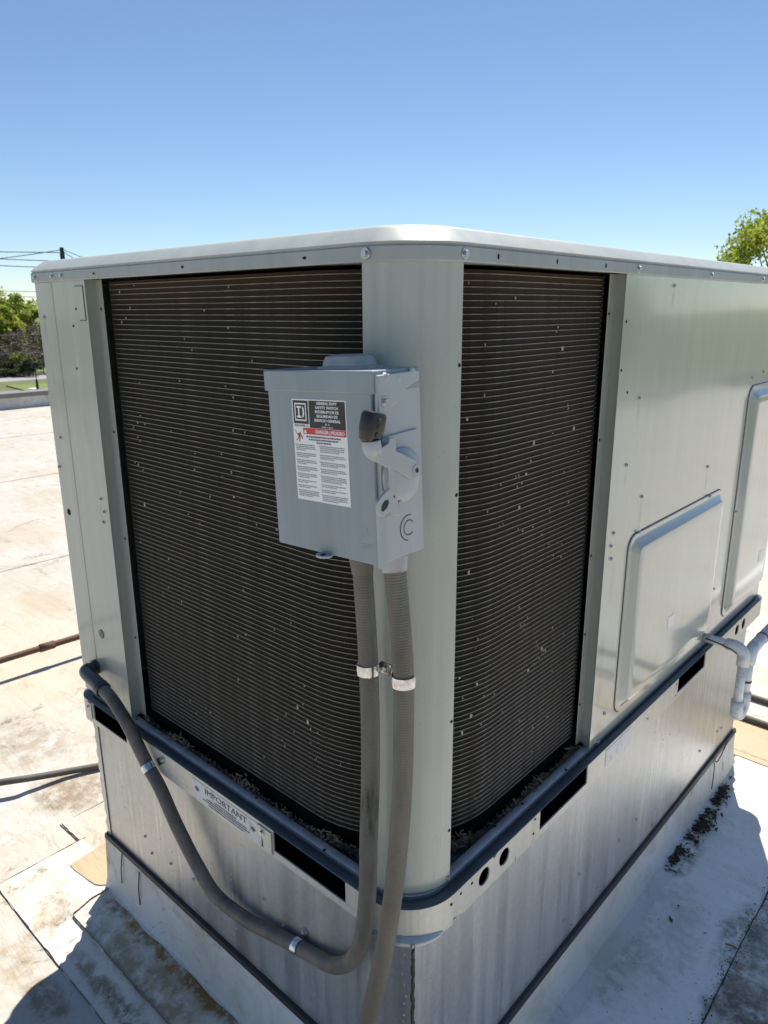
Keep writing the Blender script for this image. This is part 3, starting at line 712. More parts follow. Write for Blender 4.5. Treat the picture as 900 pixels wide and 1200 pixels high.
# notice on the front rail
NX0, NX1, NZ0, NZ1 = -.640, -.402, .621, .6735
lab = MB().box(NX0, NX1, -OD-.0010, -OD-.0003, NZ0, NZ1).build('notice_label', M_wornlabel, rail)
fn = lambda u, v, e=0: (u, -OD-.0014-e, v)
m = MB(); printer(m, fn, 'IMPORTANT', -.515, .6535, .021, .150, bold=.0012)
for sx, xc in ((-1, -.622), (1, -.418)):
    m.add([fn(xc+sx*.010, .652), fn(xc-sx*.002, .660), fn(xc-sx*.002, .644)], [(0, 1, 2)]); m.add([fn(xc-sx*.002, .655), fn(xc-sx*.008, .657), fn(xc-sx*.008, .647), fn(xc-sx*.002, .649)], [(0, 1, 2, 3)])
rs = random.Random(4)
for zz_, a_, b_ in ((.6455, -.555, -.475), (.6395, -.585, -.44), (.6335, -.600, -.430), (.6270, -.580, -.450)): bars(m, fn, a_, b_, zz_, .0032, rs)
m.build('lettering', M_ink, lab)

# ------------------------------------------------------------------ curb
curb = thing('roof_curb', (-W/2, L/2, 0), 'stained galvanised sheet-metal curb holding the air conditioner above the roof', 'curb')
XC0, YC1 = -1.145, 1.885
SZL, SZR = .218, .155
boxo('wall_panel', XC0, -.0015, -.001, .004, .02, ZB+.001, M_curb, curb)
boxo('wall_panel', -.006, .0, .0045, YC1, .02, ZB+.001, M_curb, curb)
boxo('wall_panel', XC0, XC0+.005, .0045, YC1, .02, ZB+.001, M_curb, curb)
boxo('wall_panel', XC0+.0055, -.0065, YC1-.005, YC1, .02, ZB+.001, M_curb, curb)
# ragged corner flange at the far end of the front wall
m = MB(); r = np.random.default_rng(8); ol = []; il = []
for k in range(30):
    z = .215+(ZB-.215)*k/29; w = .010+.004*math.sin(k*1.9)+r.uniform(0, .003) + (.012*max(0, 1-abs(k-6)/5))*-.6
    ol.append((XC0-w, -.0035, z)); il.append((XC0+.012, -.0035, z))
m.loft([ol, il], False); m.loft([[(x, y+.0022, z) for x, y, z in ol], [(x, y+.0022, z) for x, y, z in il]], False, flip=True); m.loft([ol, [(x, y+.0022, z) for x, y, z in ol]], False)
m.build('corner_flange', M_curb, curb)
# corner caulk line and drips
pth = [(.0015+random.uniform(-.001, .001), -.0025+random.uniform(-.001, .001), z) for z in np.linspace(.17, ZB-.004, 60)]
r = np.random.default_rng(9)
tube('corner_sealant', pth, .0032, M_caulk, curb, 8, rfun=lambda s, i: .0024+.0022*r.random())
def bead(m, c, nrm, r_):
    n = Vector(nrm); a = n.orthogonal().normalized(); b = n.cross(a); c = Vector(c)
    R = lambda rr, h: [c+a*(rr*math.cos(2*PI*k/8))+b*(rr*math.sin(2*PI*k/8))+n*h for k in range(8)]
    m.loft([R(r_, 0), R(r_*.85, r_*.5), R(r_*.4, r_*.8)], True, False, True)
m = MB()
for k in range(14): bead(m, (-.018+random.uniform(-.006, .004), -.001, .30+.022*k+random.uniform(-.006, .006)), FL, random.uniform(.0012, .003))
for k in range(34): bead(m, (random.uniform(-1.05, -.05), -.001, random.uniform(.28, .58)), FL, random.uniform(.0009, .0022))
for k in range(44): bead(m, (.0, random.uniform(.05, 1.8), random.uniform(.2, .58)), FR, random.uniform(.0009, .0022))
m.build('solder_beads', simple('pale_beads', (.55, .56, .56), .4, .3, .1), curb)
for (u, v) in ((310, 1053), (332, 1085), (170, 980), (178, 1000), (200, 1012), (227, 1030), (246, 1050), (262, 1062)): p = on(1, -.001, u, v); put('rivet', SCRS, (p.x, -.001, p.z), FL, curb)
for (u, v) in ((678, 1024), (660, 1078), (700, 1040), (764, 966), (745, 960), (668, 1084), (725, 985), (840, 857), (820, 880), (845, 853)): p = on(0, .0, u, v); put('rivet', SCRS, (0, p.y, p.z), FR, curb)
# termination bars
m = MB(); 
pts_ = [(x, -.0015, SZL+.010*math.sin(max(0, -x-.7)*2.2)*.3) for x in np.linspace(XC0-.012, .004, 30)]
m.loft([[(x, y-d_, z+e) for x, y, z in pts_] for d_, e in ((0, .016), (.009, .014), (.011, .001), (.006, -.007), (0, -.007))], False, False, False)
m.build('termination_bar', M_bar, curb, smooth=True)
m = MB(); pts_ = [(.0005, y, SZR+.003*math.sin(y*3)) for y in np.linspace(-.004, YC1+.012, 40)]
m.loft([[(x+d_, y, z+e) for x, y, z in pts_] for d_, e in ((0, .018), (.008, .016), (.011, .001), (.006, -.009), (0, -.009))], False)
m.build('termination_bar', M_bar, curb, smooth=True)
# membrane flashing sheets from the bars down to the roof
def flashing(kind, n=46):
    r = np.random.default_rng(40 if kind == 'l' else 41); rows = []
    H = SZL if kind == 'l' else SZR
    prof = [(.0012, 1.0), (.0035, .8), (.006, .55), (.010, .32), (.020, .13), (.040, .045), (.062, .028)]
    prof = prof if kind == 'r' else [(.0012, 1.0), (.0035, .8), (.006, .55), (.010, .32), (.018, .10), (.030, .03)]
    ts = np.linspace(XC0-.03, .03, n) if kind == 'l' else np.linspace(-.03, YC1+.03, n)
    ph = r.uniform(0, 6, 4)
    for (d_, hf) in prof:
        row = []
        for t in ts:
            w = .0018*math.sin(t*9+ph[0])+.0014*math.sin(t*23+ph[1])
            z = max(H*hf if hf > .05 else .0102+.002*(hf-.028)*50, .0098); dd = d_+w*(1-hf)+.001
            zb_ = zf(t, -dd)+.0065 if kind == 'l' else 0
            row.append((t, -dd, max(z, zb_)) if kind == 'l' else (dd, t, z))
        rows.append(row)
    rows[-1] = [(x, y, (zf(x, y)+.002) if kind == 'l' else .0042) for x, y, z in rows[-1]]
    m = MB(); m.loft(rows, False); return m.build('flashing_membrane', M_flash, curb, smooth=True)
flashing('l'); flashing('r')
m = MB(); m.box(XC0-.004, XC0, -.001, YC1, .0, .2); m.box(XC0, .0, YC1, YC1+.004, .0, .16); m.build('flashing_membrane', M_flash, curb)
# corner laps of the flashing
for (u0, v0, u1, v1, ax) in ((163, 1022, 164, 1060, 1), (143, 1000, 143, 1035, 1)):
    a = on(1, -.006, u0, v0); b = on(1, -.012, u1, v1)
    tube('flashing_lap', [a, a.lerp(b, .5)+Vector((0, -.003, 0)), b], .0016, M_caulk, curb, 6)
for pts_ in ([(836, 887), (837, 900), (834, 925)], [(836, 887), (840, 893), (845, 885), (853, 868)], [(847, 893), (847, 908)]):
    tube('flashing_lap', catmull([on(0, .008+.006*i, u, v) for i, (u, v) in enumerate(pts_)], 5), .0018, M_caulk, curb, 6)

# ------------------------------------------------------------------ safety switch
SW = Vector((-.0895, -.004, 1.357))
sw = thing('safety_switch', SW, 'blue-grey metal electrical safety switch box with white warning label and black handle knob', 'switch box', rot=(0, math.radians(-2.6), 0))
sw['_local'] = 1
BW, BD, BH = .109, .094, .262
def roundbox(name, x0, x1, y0, y1, z0, z1, mat, par, bev): return MB().box(x0, x1, y0, y1, z0, z1).build(name, mat, par, bevel=bev, seg=3)
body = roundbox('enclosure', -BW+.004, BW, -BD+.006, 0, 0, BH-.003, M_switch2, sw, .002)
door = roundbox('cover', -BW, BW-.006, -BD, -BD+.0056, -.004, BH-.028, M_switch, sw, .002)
MB().box(-BW, -BW+.0035, -BD+.0057, -.02, .002, BH-.03).build('cover_side', M_switch, door)
hood = roundbox('hood', -BW-.004, BW+.0008, -BD-.003, -.001, BH-.0295, BH+.001, M_switch, sw, .0022)
# rounded strip down the right-hand front edge
m = MB(); A = [PI+.5*PI*k/8 for k in range(9)]
m.loft([[(BW-.0055+.0085*math.cos(1.5*PI+.5*PI*k/8), -BD+.0085+.0085*math.sin(1.5*PI+.5*PI*k/8)-.0012, z) for k in range(9)] for z in (-.006, .075)], False)
m.build('edge_strip', M_switch2, sw, smooth=True)
hk = MB(); hk.box(-BW-.002, -BW+.001, -BD+.01, -BD+.016, BH-.085, BH-.033); hk.build('hinge', M_bar, sw)
# hub on top
m = MB(); n = 28
def sup(rx, ry, z, e=.55):
    out = []
    for k in range(n):
        t = 2*PI*k/n; c_, s_ = math.cos(t), math.sin(t)
        out.append((0.013+rx*math.copysign(abs(c_)**e, c_), -.040+ry*math.copysign(abs(s_)**e, s_), z))
    return out
m.loft([sup(.046, .034, BH+.001), sup(.046, .034, BH+.004), sup(.039, .028, BH+.005), sup(.037, .027, BH+.012), sup(.034, .024, BH+.018), sup(.025, .016, BH+.0205)], True, True, True)
hub = m.build('hub_cap', M_hub, sw, smooth=True)
# small padlock tab under the cover
m = MB(); m.loft([[(.000+.0135*math.cos(t), -BD-.006+.011*math.sin(t), z) for t in [2*PI*k/16 for k in range(16)]] for z in (-.006, -.003)], True, True, True); m.box(-.010, .010, -BD-.004, -BD+.012, -.0058, -.0032)
tb = m.build('padlock_tab', M_switch2, sw); m = MB(); m.cyl((0, -BD-.008, -.0066), (0, -BD-.008, -.0024), .0042, .0042, 12); m.build('tab_hole', M_hole, tb)
SWM = Matrix.Translation(SW) @ Matrix.Rotation(math.radians(-2.6), 4, 'Y'); SWI = SWM.inverted(); LC_ = SWI @ CAM
def sl(u, v, x):
    d = SWI.to_3x3() @ ray(u, v); t = (x-LC_.x)/d.x; q = LC_+d*t; return (q.y, q.z)
# stamped shapes on the right side: local plane x = BW
def plate(name, pts, x0, x1, par, mat=M_switch2, bev=.001):
    m = MB(); m.loft([[(x0, y, z) for y, z in pts], [(x1, y, z) for y, z in pts]], True, True, True); return m.build(name, mat, par, bevel=bev)
plate('side_bracket', [sl(u, v, BW+.0042) for u, v in ((441.5, 440), (490.5, 433), (491, 445), (482, 450), (471, 459), (466, 470), (457, 478), (454, 492), (448, 496), (443, 490))], BW-.001, BW+.0058, sw, bev=.0018)
bo = plate('switch_side_plate', [sl(u, v, BW+.003) for u, v in ((452, 512), (489, 502), (491, 600), (470, 604), (456, 604))], BW-.001, BW+.003, sw)
for u, v in ((452.5, 444), (467, 444), (484, 437)):
    yy, zz_ = sl(u, v, BW+.005); m = MB(); m.loft([[(BW+.0042+h_, yy+rr_*math.cos(t), zz_+1.3*rr_*math.sin(t)) for t in [2*PI*k/14 for k in range(14)]] for rr_, h_ in ((.0065, -.002), (.0055, .0012), (.0025, .0022))], True, False, True); m.build('pressed_dimple', M_switch2, sw, smooth=True)
q = sl(450.5, 471, BW+.005); sc1 = put('screw', screw_mesh(.0062, 'switch_screw'), (BW+.0055, q[0], q[1]), FR, sw)
q = sl(475, 557, BW+.009); RB = .0385
m = MB(); m.loft([[(BW+.003+h_, q[0]+rr_*math.cos(t), q[1]+rr_*math.sin(t)) for t in [2*PI*k/40 for k in range(40)]] for rr_, h_ in ((RB, -.002), (RB, .002), (RB*.88, .006), (RB*.55, .0075), (.004, .008))], True, False, True)
boss = m.build('pivot_boss', M_switch2, sw, smooth=True)
XL_ = BW+.0165
lv = [(458, 531), (464, 528), (478, 534), (488, 539), (491.5, 544), (492.5, 551), (491, 558), (486, 562), (481, 561), (464, 550.5), (456, 546)]
lever = plate('lever', [sl(u, v, XL_) for u, v in lv], BW+.0105, XL_, sw, bev=.0015)
q = sl(488, 551, XL_)
m = MB(); m.cyl((BW+.003, q[0], q[1]), (XL_+.001, q[0], q[1]), .0085, .0080, 18); m.build('pivot_bolt', M_switch2, lever, smooth=True)
m = MB(); m.cyl((XL_+.001, q[0], q[1]), (XL_+.0014, q[0], q[1]), .0036, .0036, 10); m.build('bolt_head', M_bar, lever)
a_ = sl(460, 536, BW+.012); b_ = sl(436, 525, BW+.010)
m = MB(); ctr = [Vector((BW+.004, *sl(460, 536, BW+.004))), Vector((BW+.0045, *sl(448, 533, BW+.0045))), Vector((BW+.010, *sl(437, 527, BW+.010))), Vector((BW+.010, *sl(435, 516, BW+.010)))]
tube('lever_neck', catmull(ctr, 6), .0125, M_switch2, lever, 16)
# knob: rounded black block leaning forward over the cover
XK = BW+.011; kc = Vector((XK, *sl(436, 500, XK))); kt = Vector((XK+.002, *sl(438, 482, XK))); kd = (kt-kc).normalized(); kh = (kt-kc).length
ks = Vector((0, kd.z, -kd.y)).normalized(); kn = kd.cross(ks).normalized()
m = MB(); rings = []
for h_, sx, sy in ((-1.02, .0075, .010), (-.85, .0100, .0135), (-.1, .0122, .0158), (.7, .0118, .0160), (.92, .0102, .0145), (1.0, .0065, .011)):
    rg = []
    for k in range(20):
        t = 2*PI*k/20; c_, s_ = math.cos(t), math.sin(t)
        rg.append(tuple(kc+kd*(h_*kh)+kn*(sx*math.copysign(abs(c_)**.45, c_))+ks*(sy*math.copysign(abs(s_)**.45, s_))))
    rings.append(rg)
m.loft(rings, True, True, True); knob = m.build('handle_knob', M_knob, sw, smooth=True)
sgn = 1 if kn.x > 0 else -1
for e in (-.009, 0, .009):
    c = kc+kd*e+kn*(.0120*sgn); m = MB(); m.cyl(c, c+kn*(.0012*sgn), .0034, .003, 12); m.build('grip_stud', M_elbow, knob)
# interlock plate with round bump and padlock ear
XI = BW+.0215
ol_ = [(457, 513), (463, 513.5), (464.5, 517), (464, 528), (462.5, 550), (462.5, 579), (465.5, 585), (467.5, 591), (466, 597), (461, 600), (455, 602), (449, 606), (444, 603.5), (442, 597), (442.5, 589), (448, 581), (457, 572), (458, 556), (457, 549), (450, 546), (444.5, 542), (443, 534), (446, 526), (452, 522), (456, 519)]
hasp = plate('interlock_plate', [sl(u, v, XI) for u, v in ol_], XI-.0035, XI, sw, bev=.0008)
hq = [(454.5, 585.5), (456, 589), (453.5, 595), (449, 600), (446.5, 598.5), (447.5, 592), (450.5, 587)]
m = MB(); m.loft([[(x_, *sl(u, v, XI)) for u, v in hq] for x_ in (XI-.001, XI+.0003)], True, True, True); m.build('padlock_hole', M_dark, hasp)
for u, v in ((460, 594), (460, 517)):
    q = sl(u, v, XI-.004); m = MB(); m.cyl((BW+.003, *q), (XI-.0034, *q), .005, .005, 10); m.build('standoff', M_switch2, hasp)
q = sl(462, 582, XI); m = MB(); m.cyl((XI-.001, *q), (XI+.0008, *q), .0013, .0013, 8); m.build('rivet', M_bar, hasp)
for u, v in ((468, 590), (458, 602)):
    q = sl(u, v, BW+.006); m = MB(); m.cyl((BW-.001, *q), (BW+.009, *q), .0052, .0046, 12); m.build('guide_stud', M_switch2, hasp, smooth=True)
# knockout rings (two pressed circles with a break)
def ringarc(rr_, yc, zc, a0, a1, w=.0007):
    m = MB(); A = [a0+(a1-a0)*k/36 for k in range(37)]
    m.loft([[(BW+.0006, yc+(rr_-w)*math.cos(t), zc+(rr_-w)*math.sin(t)) for t in A], [(BW+.0006, yc+(rr_+w)*math.cos(t), zc+(rr_+w)*math.sin(t)) for t in A]], False); return m.build('knockout_ring', M_bar, body)
q = sl(479, 618, BW); ringarc(.0185, q[0], q[1], .40*PI, 1.45*PI); ringarc(.0108, q[0], q[1], .2*PI, 1.75*PI, .0006)
# OFF stamping
m = MB(); fnF = lambda u, v, e=0: (u, -BD-.0006-e, v)
printer(m, fnF, 'OFF', .082, .0165, .012, .021); 
A = [2*PI*k/30 for k in range(31)]
m.loft([[fnF(.080+.0062*math.cos(t), .041+.0062*math.sin(t)) for t in A], [fnF(.080+.0069*math.cos(t), .041+.0069*math.sin(t)) for t in A]], False)
m.build('stamped_off_mark', simple('stamped_enamel', (.37, .42, .44), .4), door)
# warning label
LX0, LX1, LZ0, LZ1 = -.0555, .0555, .074, .2225; LWd, LH = LX1-LX0, LZ1-LZ0
label = MB().box(LX0, LX1, -BD-.0006, -BD-.0001, LZ0, LZ1).build('warning_label', M_white, door)
fnL = lambda e0: (lambda u, v, e=0: (LX0+u*1.0, -BD-.0008-e0-e, LZ1-v))
def quad(m, fn, u0, v0, u1, v1): m.add([fn(u0, v0), fn(u1, v0), fn(u1, v1), fn(u0, v1)], [(0, 1, 2, 3)])
f0 = fnL(0)
m = MB(); quad(m, f0, .0022, .0020, .0345, .0355); quad(m, f0, .0362, .0016, LWd-.0016, .0405); m.build('black_header', M_lblk, label)
m = MB(); quad(m, f0, .0215, .0410, LWd-.0016, .0500); m.build('red_banner', M_lred, label)
f1 = fnL(.0002); ft = lambda u, v, e=0: f1(u, -v, e)
m = MB()
# squared letter D emblem
cx, cy = .0182, .0185
def frame(m, x0, y0, x1, y1, w): quad(m, f1, x0, y0, x1, y0+w); quad(m, f1, x0, y1-w, x1, y1); quad(m, f1, x0, y0+w, x0+w, y1-w); quad(m, f1, x1-w, y0+w, x1, y1-w)
frame(m, cx-.0122, cy-.0128, cx+.0122, cy+.0128, .0020)
quad(m, f1, cx-.0078, cy-.0085, cx+.0040, cy-.0057); quad(m, f1, cx-.0078, cy+.0057, cx+.0040, cy+.0085); quad(m, f1, cx-.0050, cy-.0057, cx-.0020, cy+.0057)
A = [-.5*PI+PI*k/10 for k in range(11)]
m.loft([[f1(cx+.0015+.0062*math.copysign(abs(math.cos(t))**.6, math.cos(t)), cy+.0085*math.copysign(abs(math.sin(t))**.6, math.sin(t))) for t in A], [f1(cx+.0015+.0032*math.copysign(abs(math.cos(t))**.6, math.cos(t)), cy+.0057*math.copysign(abs(math.sin(t))**.6, math.sin(t))) for t in A]], False)
cxh = (.0362+LWd-.0016)/2
for i, (s_, wd) in enumerate((('GENERAL DUTY', .038), ('SAFETY SWITCH', .042), ('INTERRUPTOR DE', .044), ('SEGURIDAD DE', .039), ('SERVICIO GENERAL', .049))):
    printer(m, ft, s_, cxh, -(.0070+.0060*i), .0056, wd*1.08, bold=.0005)
printer(m, ft, '30 A', cxh, -.0355, .0036, .009, bold=.0002); printer(m, ft, '240 VAC', cxh, -.0395, .0034, .023, bold=.0002)
printer(m, ft, 'DANGER | PELIGRO', cxh+.004, -.0480, .0074, .058, bold=.0005)
m.add([f1(.0262, .0430), f1(.0297, .0485), f1(.0227, .0485)], [(0, 1, 2)])
m.build('white_print', M_white, label)
m = MB(); printer(m, ft, 'SQUARE D', .0182, -.0395, .0040, .030, bold=.0003)
for i, wd in enumerate((.072, .062, .030)): bars(m, lambda u, v, e=0: f1(u, v, e), LWd/2+.008-wd/2, LWd/2+.008+wd/2, .0525+.0040*i, .0021, rs)
M_grey = flat('label_small_print', (.30, .31, .32), .5)
mm = MB()
for col_, (a_, b_) in enumerate(((.0040, .0480), (.0545, LWd-.003))):
    v = .0655; nb = (4, 3, 3, 3, 3, 2, 2, 4) if col_ == 0 else (4, 3, 3, 3, 4, 2, 2, 4)
    for k in nb:
        for j in range(k):
            bars(mm, lambda u, v_, e=0: f1(u, v_, e), a_+(0 if j else -.0012), b_-(rs.uniform(.012, .026) if j == k-1 else rs.uniform(0, .005)), v, .00135, rs); v += .00258
        v += .0024
mm.build('small_print', M_grey, label)
m.build('black_print', M_ink, label)
m = MB()   # red shock symbol: jagged bolt and reaching figure
def stroke(m, pts_, w):
    for a_, b_ in zip(pts_[:-1], pts_[1:]):
        a2, b2 = Vector(a_), Vector(b_); d_ = (b2-a2).normalized(); nn = Vector((-d_.y, d_.x))*w
        m.add([f1(*(a2+nn)), f1(*(b2+nn)), f1(*(b2-nn)), f1(*(a2-nn))], [(0, 1, 2, 3)])
stroke(m, [(.0035, .0455), (.0075, .0490), (.0065, .0500), (.0140, .0545), (.0105, .0515), (.0205, .0570)], .0005)
stroke(m, [(.0150, .0480), (.0125, .0530), (.0100, .0570), (.0060, .0605)], .0009); stroke(m, [(.0125, .0535), (.0135, .0580), (.0120, .0620)], .0009); stroke(m, [(.0105, .0500), (.0145, .0505), (.0185, .0535), (.0190, .0570)], .0007)
m.build('shock_symbol', M_lred, label)

# ------------------------------------------------------------------ flexible conduits
def P(u, v, y): return on(1, y, u, v)
RCD = .0155
c1p = [P(u, v, y) for u, v, y in ((424, 655, -.050), (427, 700, -.048), (430, 745, -.045), (432, 785, -.042), (434, 850, -.046), (434, 920, -.052), (432, 985, -.056), (431, 1040, -.056), (427, 1085, -.048), (420, 1113, -.038), (408, 1128, -.030), (390, 1131, -.024), (370, 1121, -.020),
       (345, 1107, -.019), (318, 1093, -.021), (288, 1077, -.025), (253, 1049, -.031), (231, 1014, -.036), (207, 967, -.039), (187, 922, -.041), (173, 897, -.041), (150, 850, -.043), (131, 819, -.042), (119, 806, -.040))]
cond1 = thing('flexible_conduit', c1p[0], 'grey flexible conduit bending from the switch along the curb to the end panel', 'conduit', 'flexible conduits from the switch')
tube('hose', catmull(c1p, 14), RCD, M_cond1, cond1, 18)
m = MB(); m.cyl(P(423.5, 652, -.050), P(425.0, 672, -.050), .0195, .0162, 20); m.build('connector', M_cond1, cond1, smooth=True)
# elbow fitting into the end panel
w0 = on(1, 0, 113, 781); e0 = c1p[-1]; ed = (c1p[-1]-c1p[-2]).normalized()
e_path = catmull([w0, w0+Vector((0, -.014, 0)), w0+Vector((.002, -.030, -.004)), e0+ed*.022, e0, e0-ed*.012], 8)
fit = tube('elbow_fitting', e_path, .017, M_elbow, cond1, 18, rfun=lambda s, i: .0155 if i < 10 else (.0175 if i < 28 else .0195))
m = MB(); m.cyl(w0+Vector((0, -.0005, 0)), w0+Vector((0, -.008, 0)), .021, .021, 8); m.build('lock_nut', M_elbow, cond1)
c2p = [P(462, 660, -.046), P(466, 700, -.046), P(470, 745, -.045), P(473, 797, -.045), P(473, 860, -.048), P(471, 930, -.054), P(466, 1000, -.060), P(459, 1060, -.066), P(447, 1130, -.074), P(430, 1200, -.085)]
cond2 = thing('flexible_conduit', c2p[0], 'tan flexible conduit dropping from the grey connector straight past the rail to the roof', 'conduit', 'flexible conduits from the switch')
c2p += [c2p[-1]+Vector((-.025, -.012, -.11)), c2p[-1]+Vector((-.05, -.02, -.25)), Vector((c2p[-1].x-.06, c2p[-1].y-.02, .006))]
tube('hose', catmull(c2p, 16), .0160, M_cond2, cond2, 18)
m = MB(); ct = P(459.5, 642, -.043); cb = P(462, 669, -.046); dd = (cb-ct).normalized()
m.cyl(ct+Vector((0, 0, .012)), ct+dd*.004, .0165, .0165, 20); m.build('connector_thread', M_bar, cond2, smooth=True)
m = MB(); m.cyl(ct+dd*.006, ct+dd*.012, .0215, .0222, 10); m.cyl(ct+dd*.012, cb, .0222, .0195, 24); m.build('connector', M_connector, cond2, smooth=True)
def strap(par, centre, axis, out, r_, w=.009, tab=None, tabs=1, name='strap'):
    """half band round the hose with flat tab(s)"""
    axis = Vector(axis).normalized(); out = (Vector(out)-axis*Vector(out).dot(axis)).normalized(); sd_ = axis.cross(out); c = Vector(centre); m = MB()
    A = [-.62*PI+1.24*PI*k/18 for k in range(19)]; rows = []
    for rr_, ww in ((r_+.0008, -w), (r_+.0026, -w), (r_+.0032, 0), (r_+.0026, w), (r_+.0008, w)):
        rows.append([c+out*(rr_*math.cos(t))+sd_*(rr_*math.sin(t))+axis*ww for t in A])
    m.loft(rows, False); o = m.build(name, M_strapm, par, smooth=True)
    if tab is not None:
        t0 = Vector(tab[0]); nn = Vector(tab[1]); ln = (t0-c); ln -= nn*ln.dot(nn); u_ = ln.normalized(); v_ = nn.cross(u_); a_ = r_*.9
        dist = ln.length; base = t0-u_*dist
        pts_ = [base+u_*a_-v_*w, base+u_*dist-v_*w] + [t0+u_*(w*math.cos(t))+v_*(w*math.sin(t)) for t in [-.5*PI+PI*k/8 for k in range(1, 8)]] + [base+u_*dist+v_*w, base+u_*a_+v_*w]
        mm = MB(); mm.loft([[p+nn*.0002 for p in pts_], [p+nn*.0018 for p in pts_]], True, True, True); mm.build('strap_tab', M_strapm, o)
        put('screw', SCR, t0+nn*.0016, nn, o)
    return o
# double strap on the post
sa = P(431, 783, -.042); sb = P(473, 797, -.045); mid = on(1, -.009, 453, 783)
strap(cond1, sa, c1p[4]-c1p[2], (.1, -1, 0), RCD, .0085, None); strap(cond2, sb, c2p[4]-c2p[2], (.2, -1, 0), .016, .0085, None)
m = MB(); top = .0095
aL = sa+Vector((RCD*.85, -.012, 0)); aR = sb+Vector((-.014, -.012, .002))
rows = [[aL+Vector((0, 0, h_)), aL+Vector((.004, .016, h_)), mid+Vector((-.011, -.002, h_)), mid+Vector((.011, -.002, h_)), aR+Vector((-.004, .016, h_)), aR+Vector((0, 0, h_))] for h_ in (-top, top)]
m.loft(rows, False); m.loft([[p+Vector((0, .0016, 0)) for p in q] for q in rows], False, flip=True); mt = m.build('strap_bridge', M_strapm, cond1); put('screw', SCR, mid+Vector((0, -.002, 0)), FL, mt)
# strap on the rail and on the curb
sr = P(175, 899, -.041); strap(cond1, sr, P(187, 922, -.041)-P(162, 874, -.041), (0, -1, .1), RCD, .0085, (on(1, -.0225, 191, 890), Vector(FL)))
scb = P(350, 1110, -.019); strap(cond1, scb, P(366, 1119, -.020)-P(335, 1101, -.019), (.05, -1, 0), RCD, .0085, (on(1, -.002, 357, 1091), Vector(FL)))

# ------------------------------------------------------------------ condensate trap
trap = thing('condensate_drain_pipe', (.12, 1.41, .46), 'weathered white plastic drain trap pipe leaving the side of the air conditioner', 'pipe')
PR_ = .0135; TX, TY, TZ = .120, 1.41, .714
tube('pipe', [(.001, TY, TZ), (.05, TY, TZ), (.09, TY, TZ)], PR_, M_pvc, trap)
def fitarc(c, r0, a_from, a_to, u_, v_, rad, name='elbow'):
    pts_ = [Vector(c)+Vector(u_)*(r0*math.cos(t))+Vector(v_)*(r0*math.sin(t)) for t in [a_from+(a_to-a_from)*k/12 for k in range(13)]]
    return pts_
arc = fitarc((TX-.03, TY, TZ-.03), .03, .5*PI, 0, (1, 0, 0), (0, 0, 1), .018)
tube('elbow', [(TX-.052, TY, TZ)]+arc+[(TX, TY, TZ-.055)], .0185, M_pvc, trap)
tube('pipe', [(TX, TY, TZ-.05), (TX, TY, .52)], PR_, M_pvc, trap)
ub = fitarc((TX, TY+.036, .515), .036, PI, 2*PI, (0, 1, 0), (0, 0, 1), .018)
tube('u_bend', [(TX, TY, .54)]+ub+[(TX, TY+.072, .54)], .0185, M_pvc, trap)
tube('pipe', [(TX, TY+.072, .53), (TX, TY+.072, .655)], PR_, M_pvc, trap)
m = MB(); m.cyl((TX, TY+.072, .575), (TX, TY+.072, .581), .0150, .0150, 18); m.cyl((TX+.0, TY+.185, .683), (TX+.0, TY+.190, .683), .0192, .0192, 18); m.build('pipe_band', M_bar, trap, smooth=True)
arc = [(TX, TY+.072, .640)]+[Vector((TX, TY+.102-.03*math.cos(t), .653+.03*math.sin(t))) for t in [.5*PI*k/10 for k in range(11)]]+[(TX, TY+.130, .683)]
tube('elbow', arc, .0185, M_pvc, trap)
tube('pipe', [(TX, TY+.12, .683), (TX, TY+.9, .676), (TX, TY+2.2, .66)], .0175, M_pvc, trap)
m = MB(); m.box(TX-.03, TX+.03, TY+2.0, TY+2.1, .0, .642); m.build('pipe_stand', M_pvc, trap)
for k in range(9):   # cracks of dried glue
    pass
tube('glue_streak', [(.01, TY-.013, TZ+.004), (.04, TY-.0138, TZ+.001), (.075, TY-.0135, TZ-.004)], .0022, M_caulk, trap, 6)
tube('glue_streak', [(.062, TY-.0188, TZ-.002), (.088, TY-.0186, TZ-.006), (.105, TY-.0184, TZ-.016)], .0018, M_caulk, trap, 6)

# ------------------------------------------------------------------ things lying on the roof
pa, pb = Vector((-2.82, .32, .10)), Vector((-2.795, .70, .10)); dv = (pb-pa).normalized()
q0 = pa-dv*4.5; q1 = pb+dv*4.5
pipe = thing('rusty_gas_pipe', (pa.x, pa.y, 0), 'rust-brown gas pipe on blocks running across the roof past the end panel', 'pipe')
tube('pipe', [q0, pa, pb, q1], .0155, M_rust, pipe)
cp = gp(57, 759, .1); cp = pa+dv*((cp-pa).dot(dv)); tube('coupling', [cp-dv*.035, cp+dv*.035], .0205, M_rust, pipe)
M_block = simple('timber_block', (.22, .17, .11), .9, 0, .3, 20, .3)
for s_ in (-3.9, -1.6, 2.2, 4.4):
    c = pa+dv*s_; b = MB().box(c.x-.12, c.x+.12, c.y-.05, c.y+.05, 0, .0845).build('support_block', M_block, bevel=.004)
    tag(b, 'weathered timber block carrying the rust-brown gas pipe', 'block', 'timber blocks under the gas pipe')
cb_ = [gp(-330, 985, .012), gp(-150, 940, .035), gp(0, 917, .055), gp(40, 911, .042), gp(80, 904, .022), gp(125, 896, .014), gp(150, 891, .013)]
last = cb_[-1]; cb_ += [last+Vector((.05, .6, 0)), last+Vector((.0, 1.6, 0)), last+Vector((.1, 3.0, 0))]
tag(tube('roof_cable', catmull(cb_, 10), .0125, M_cable), 'black weathered cable lying on the white roof beside the curb', 'cable')
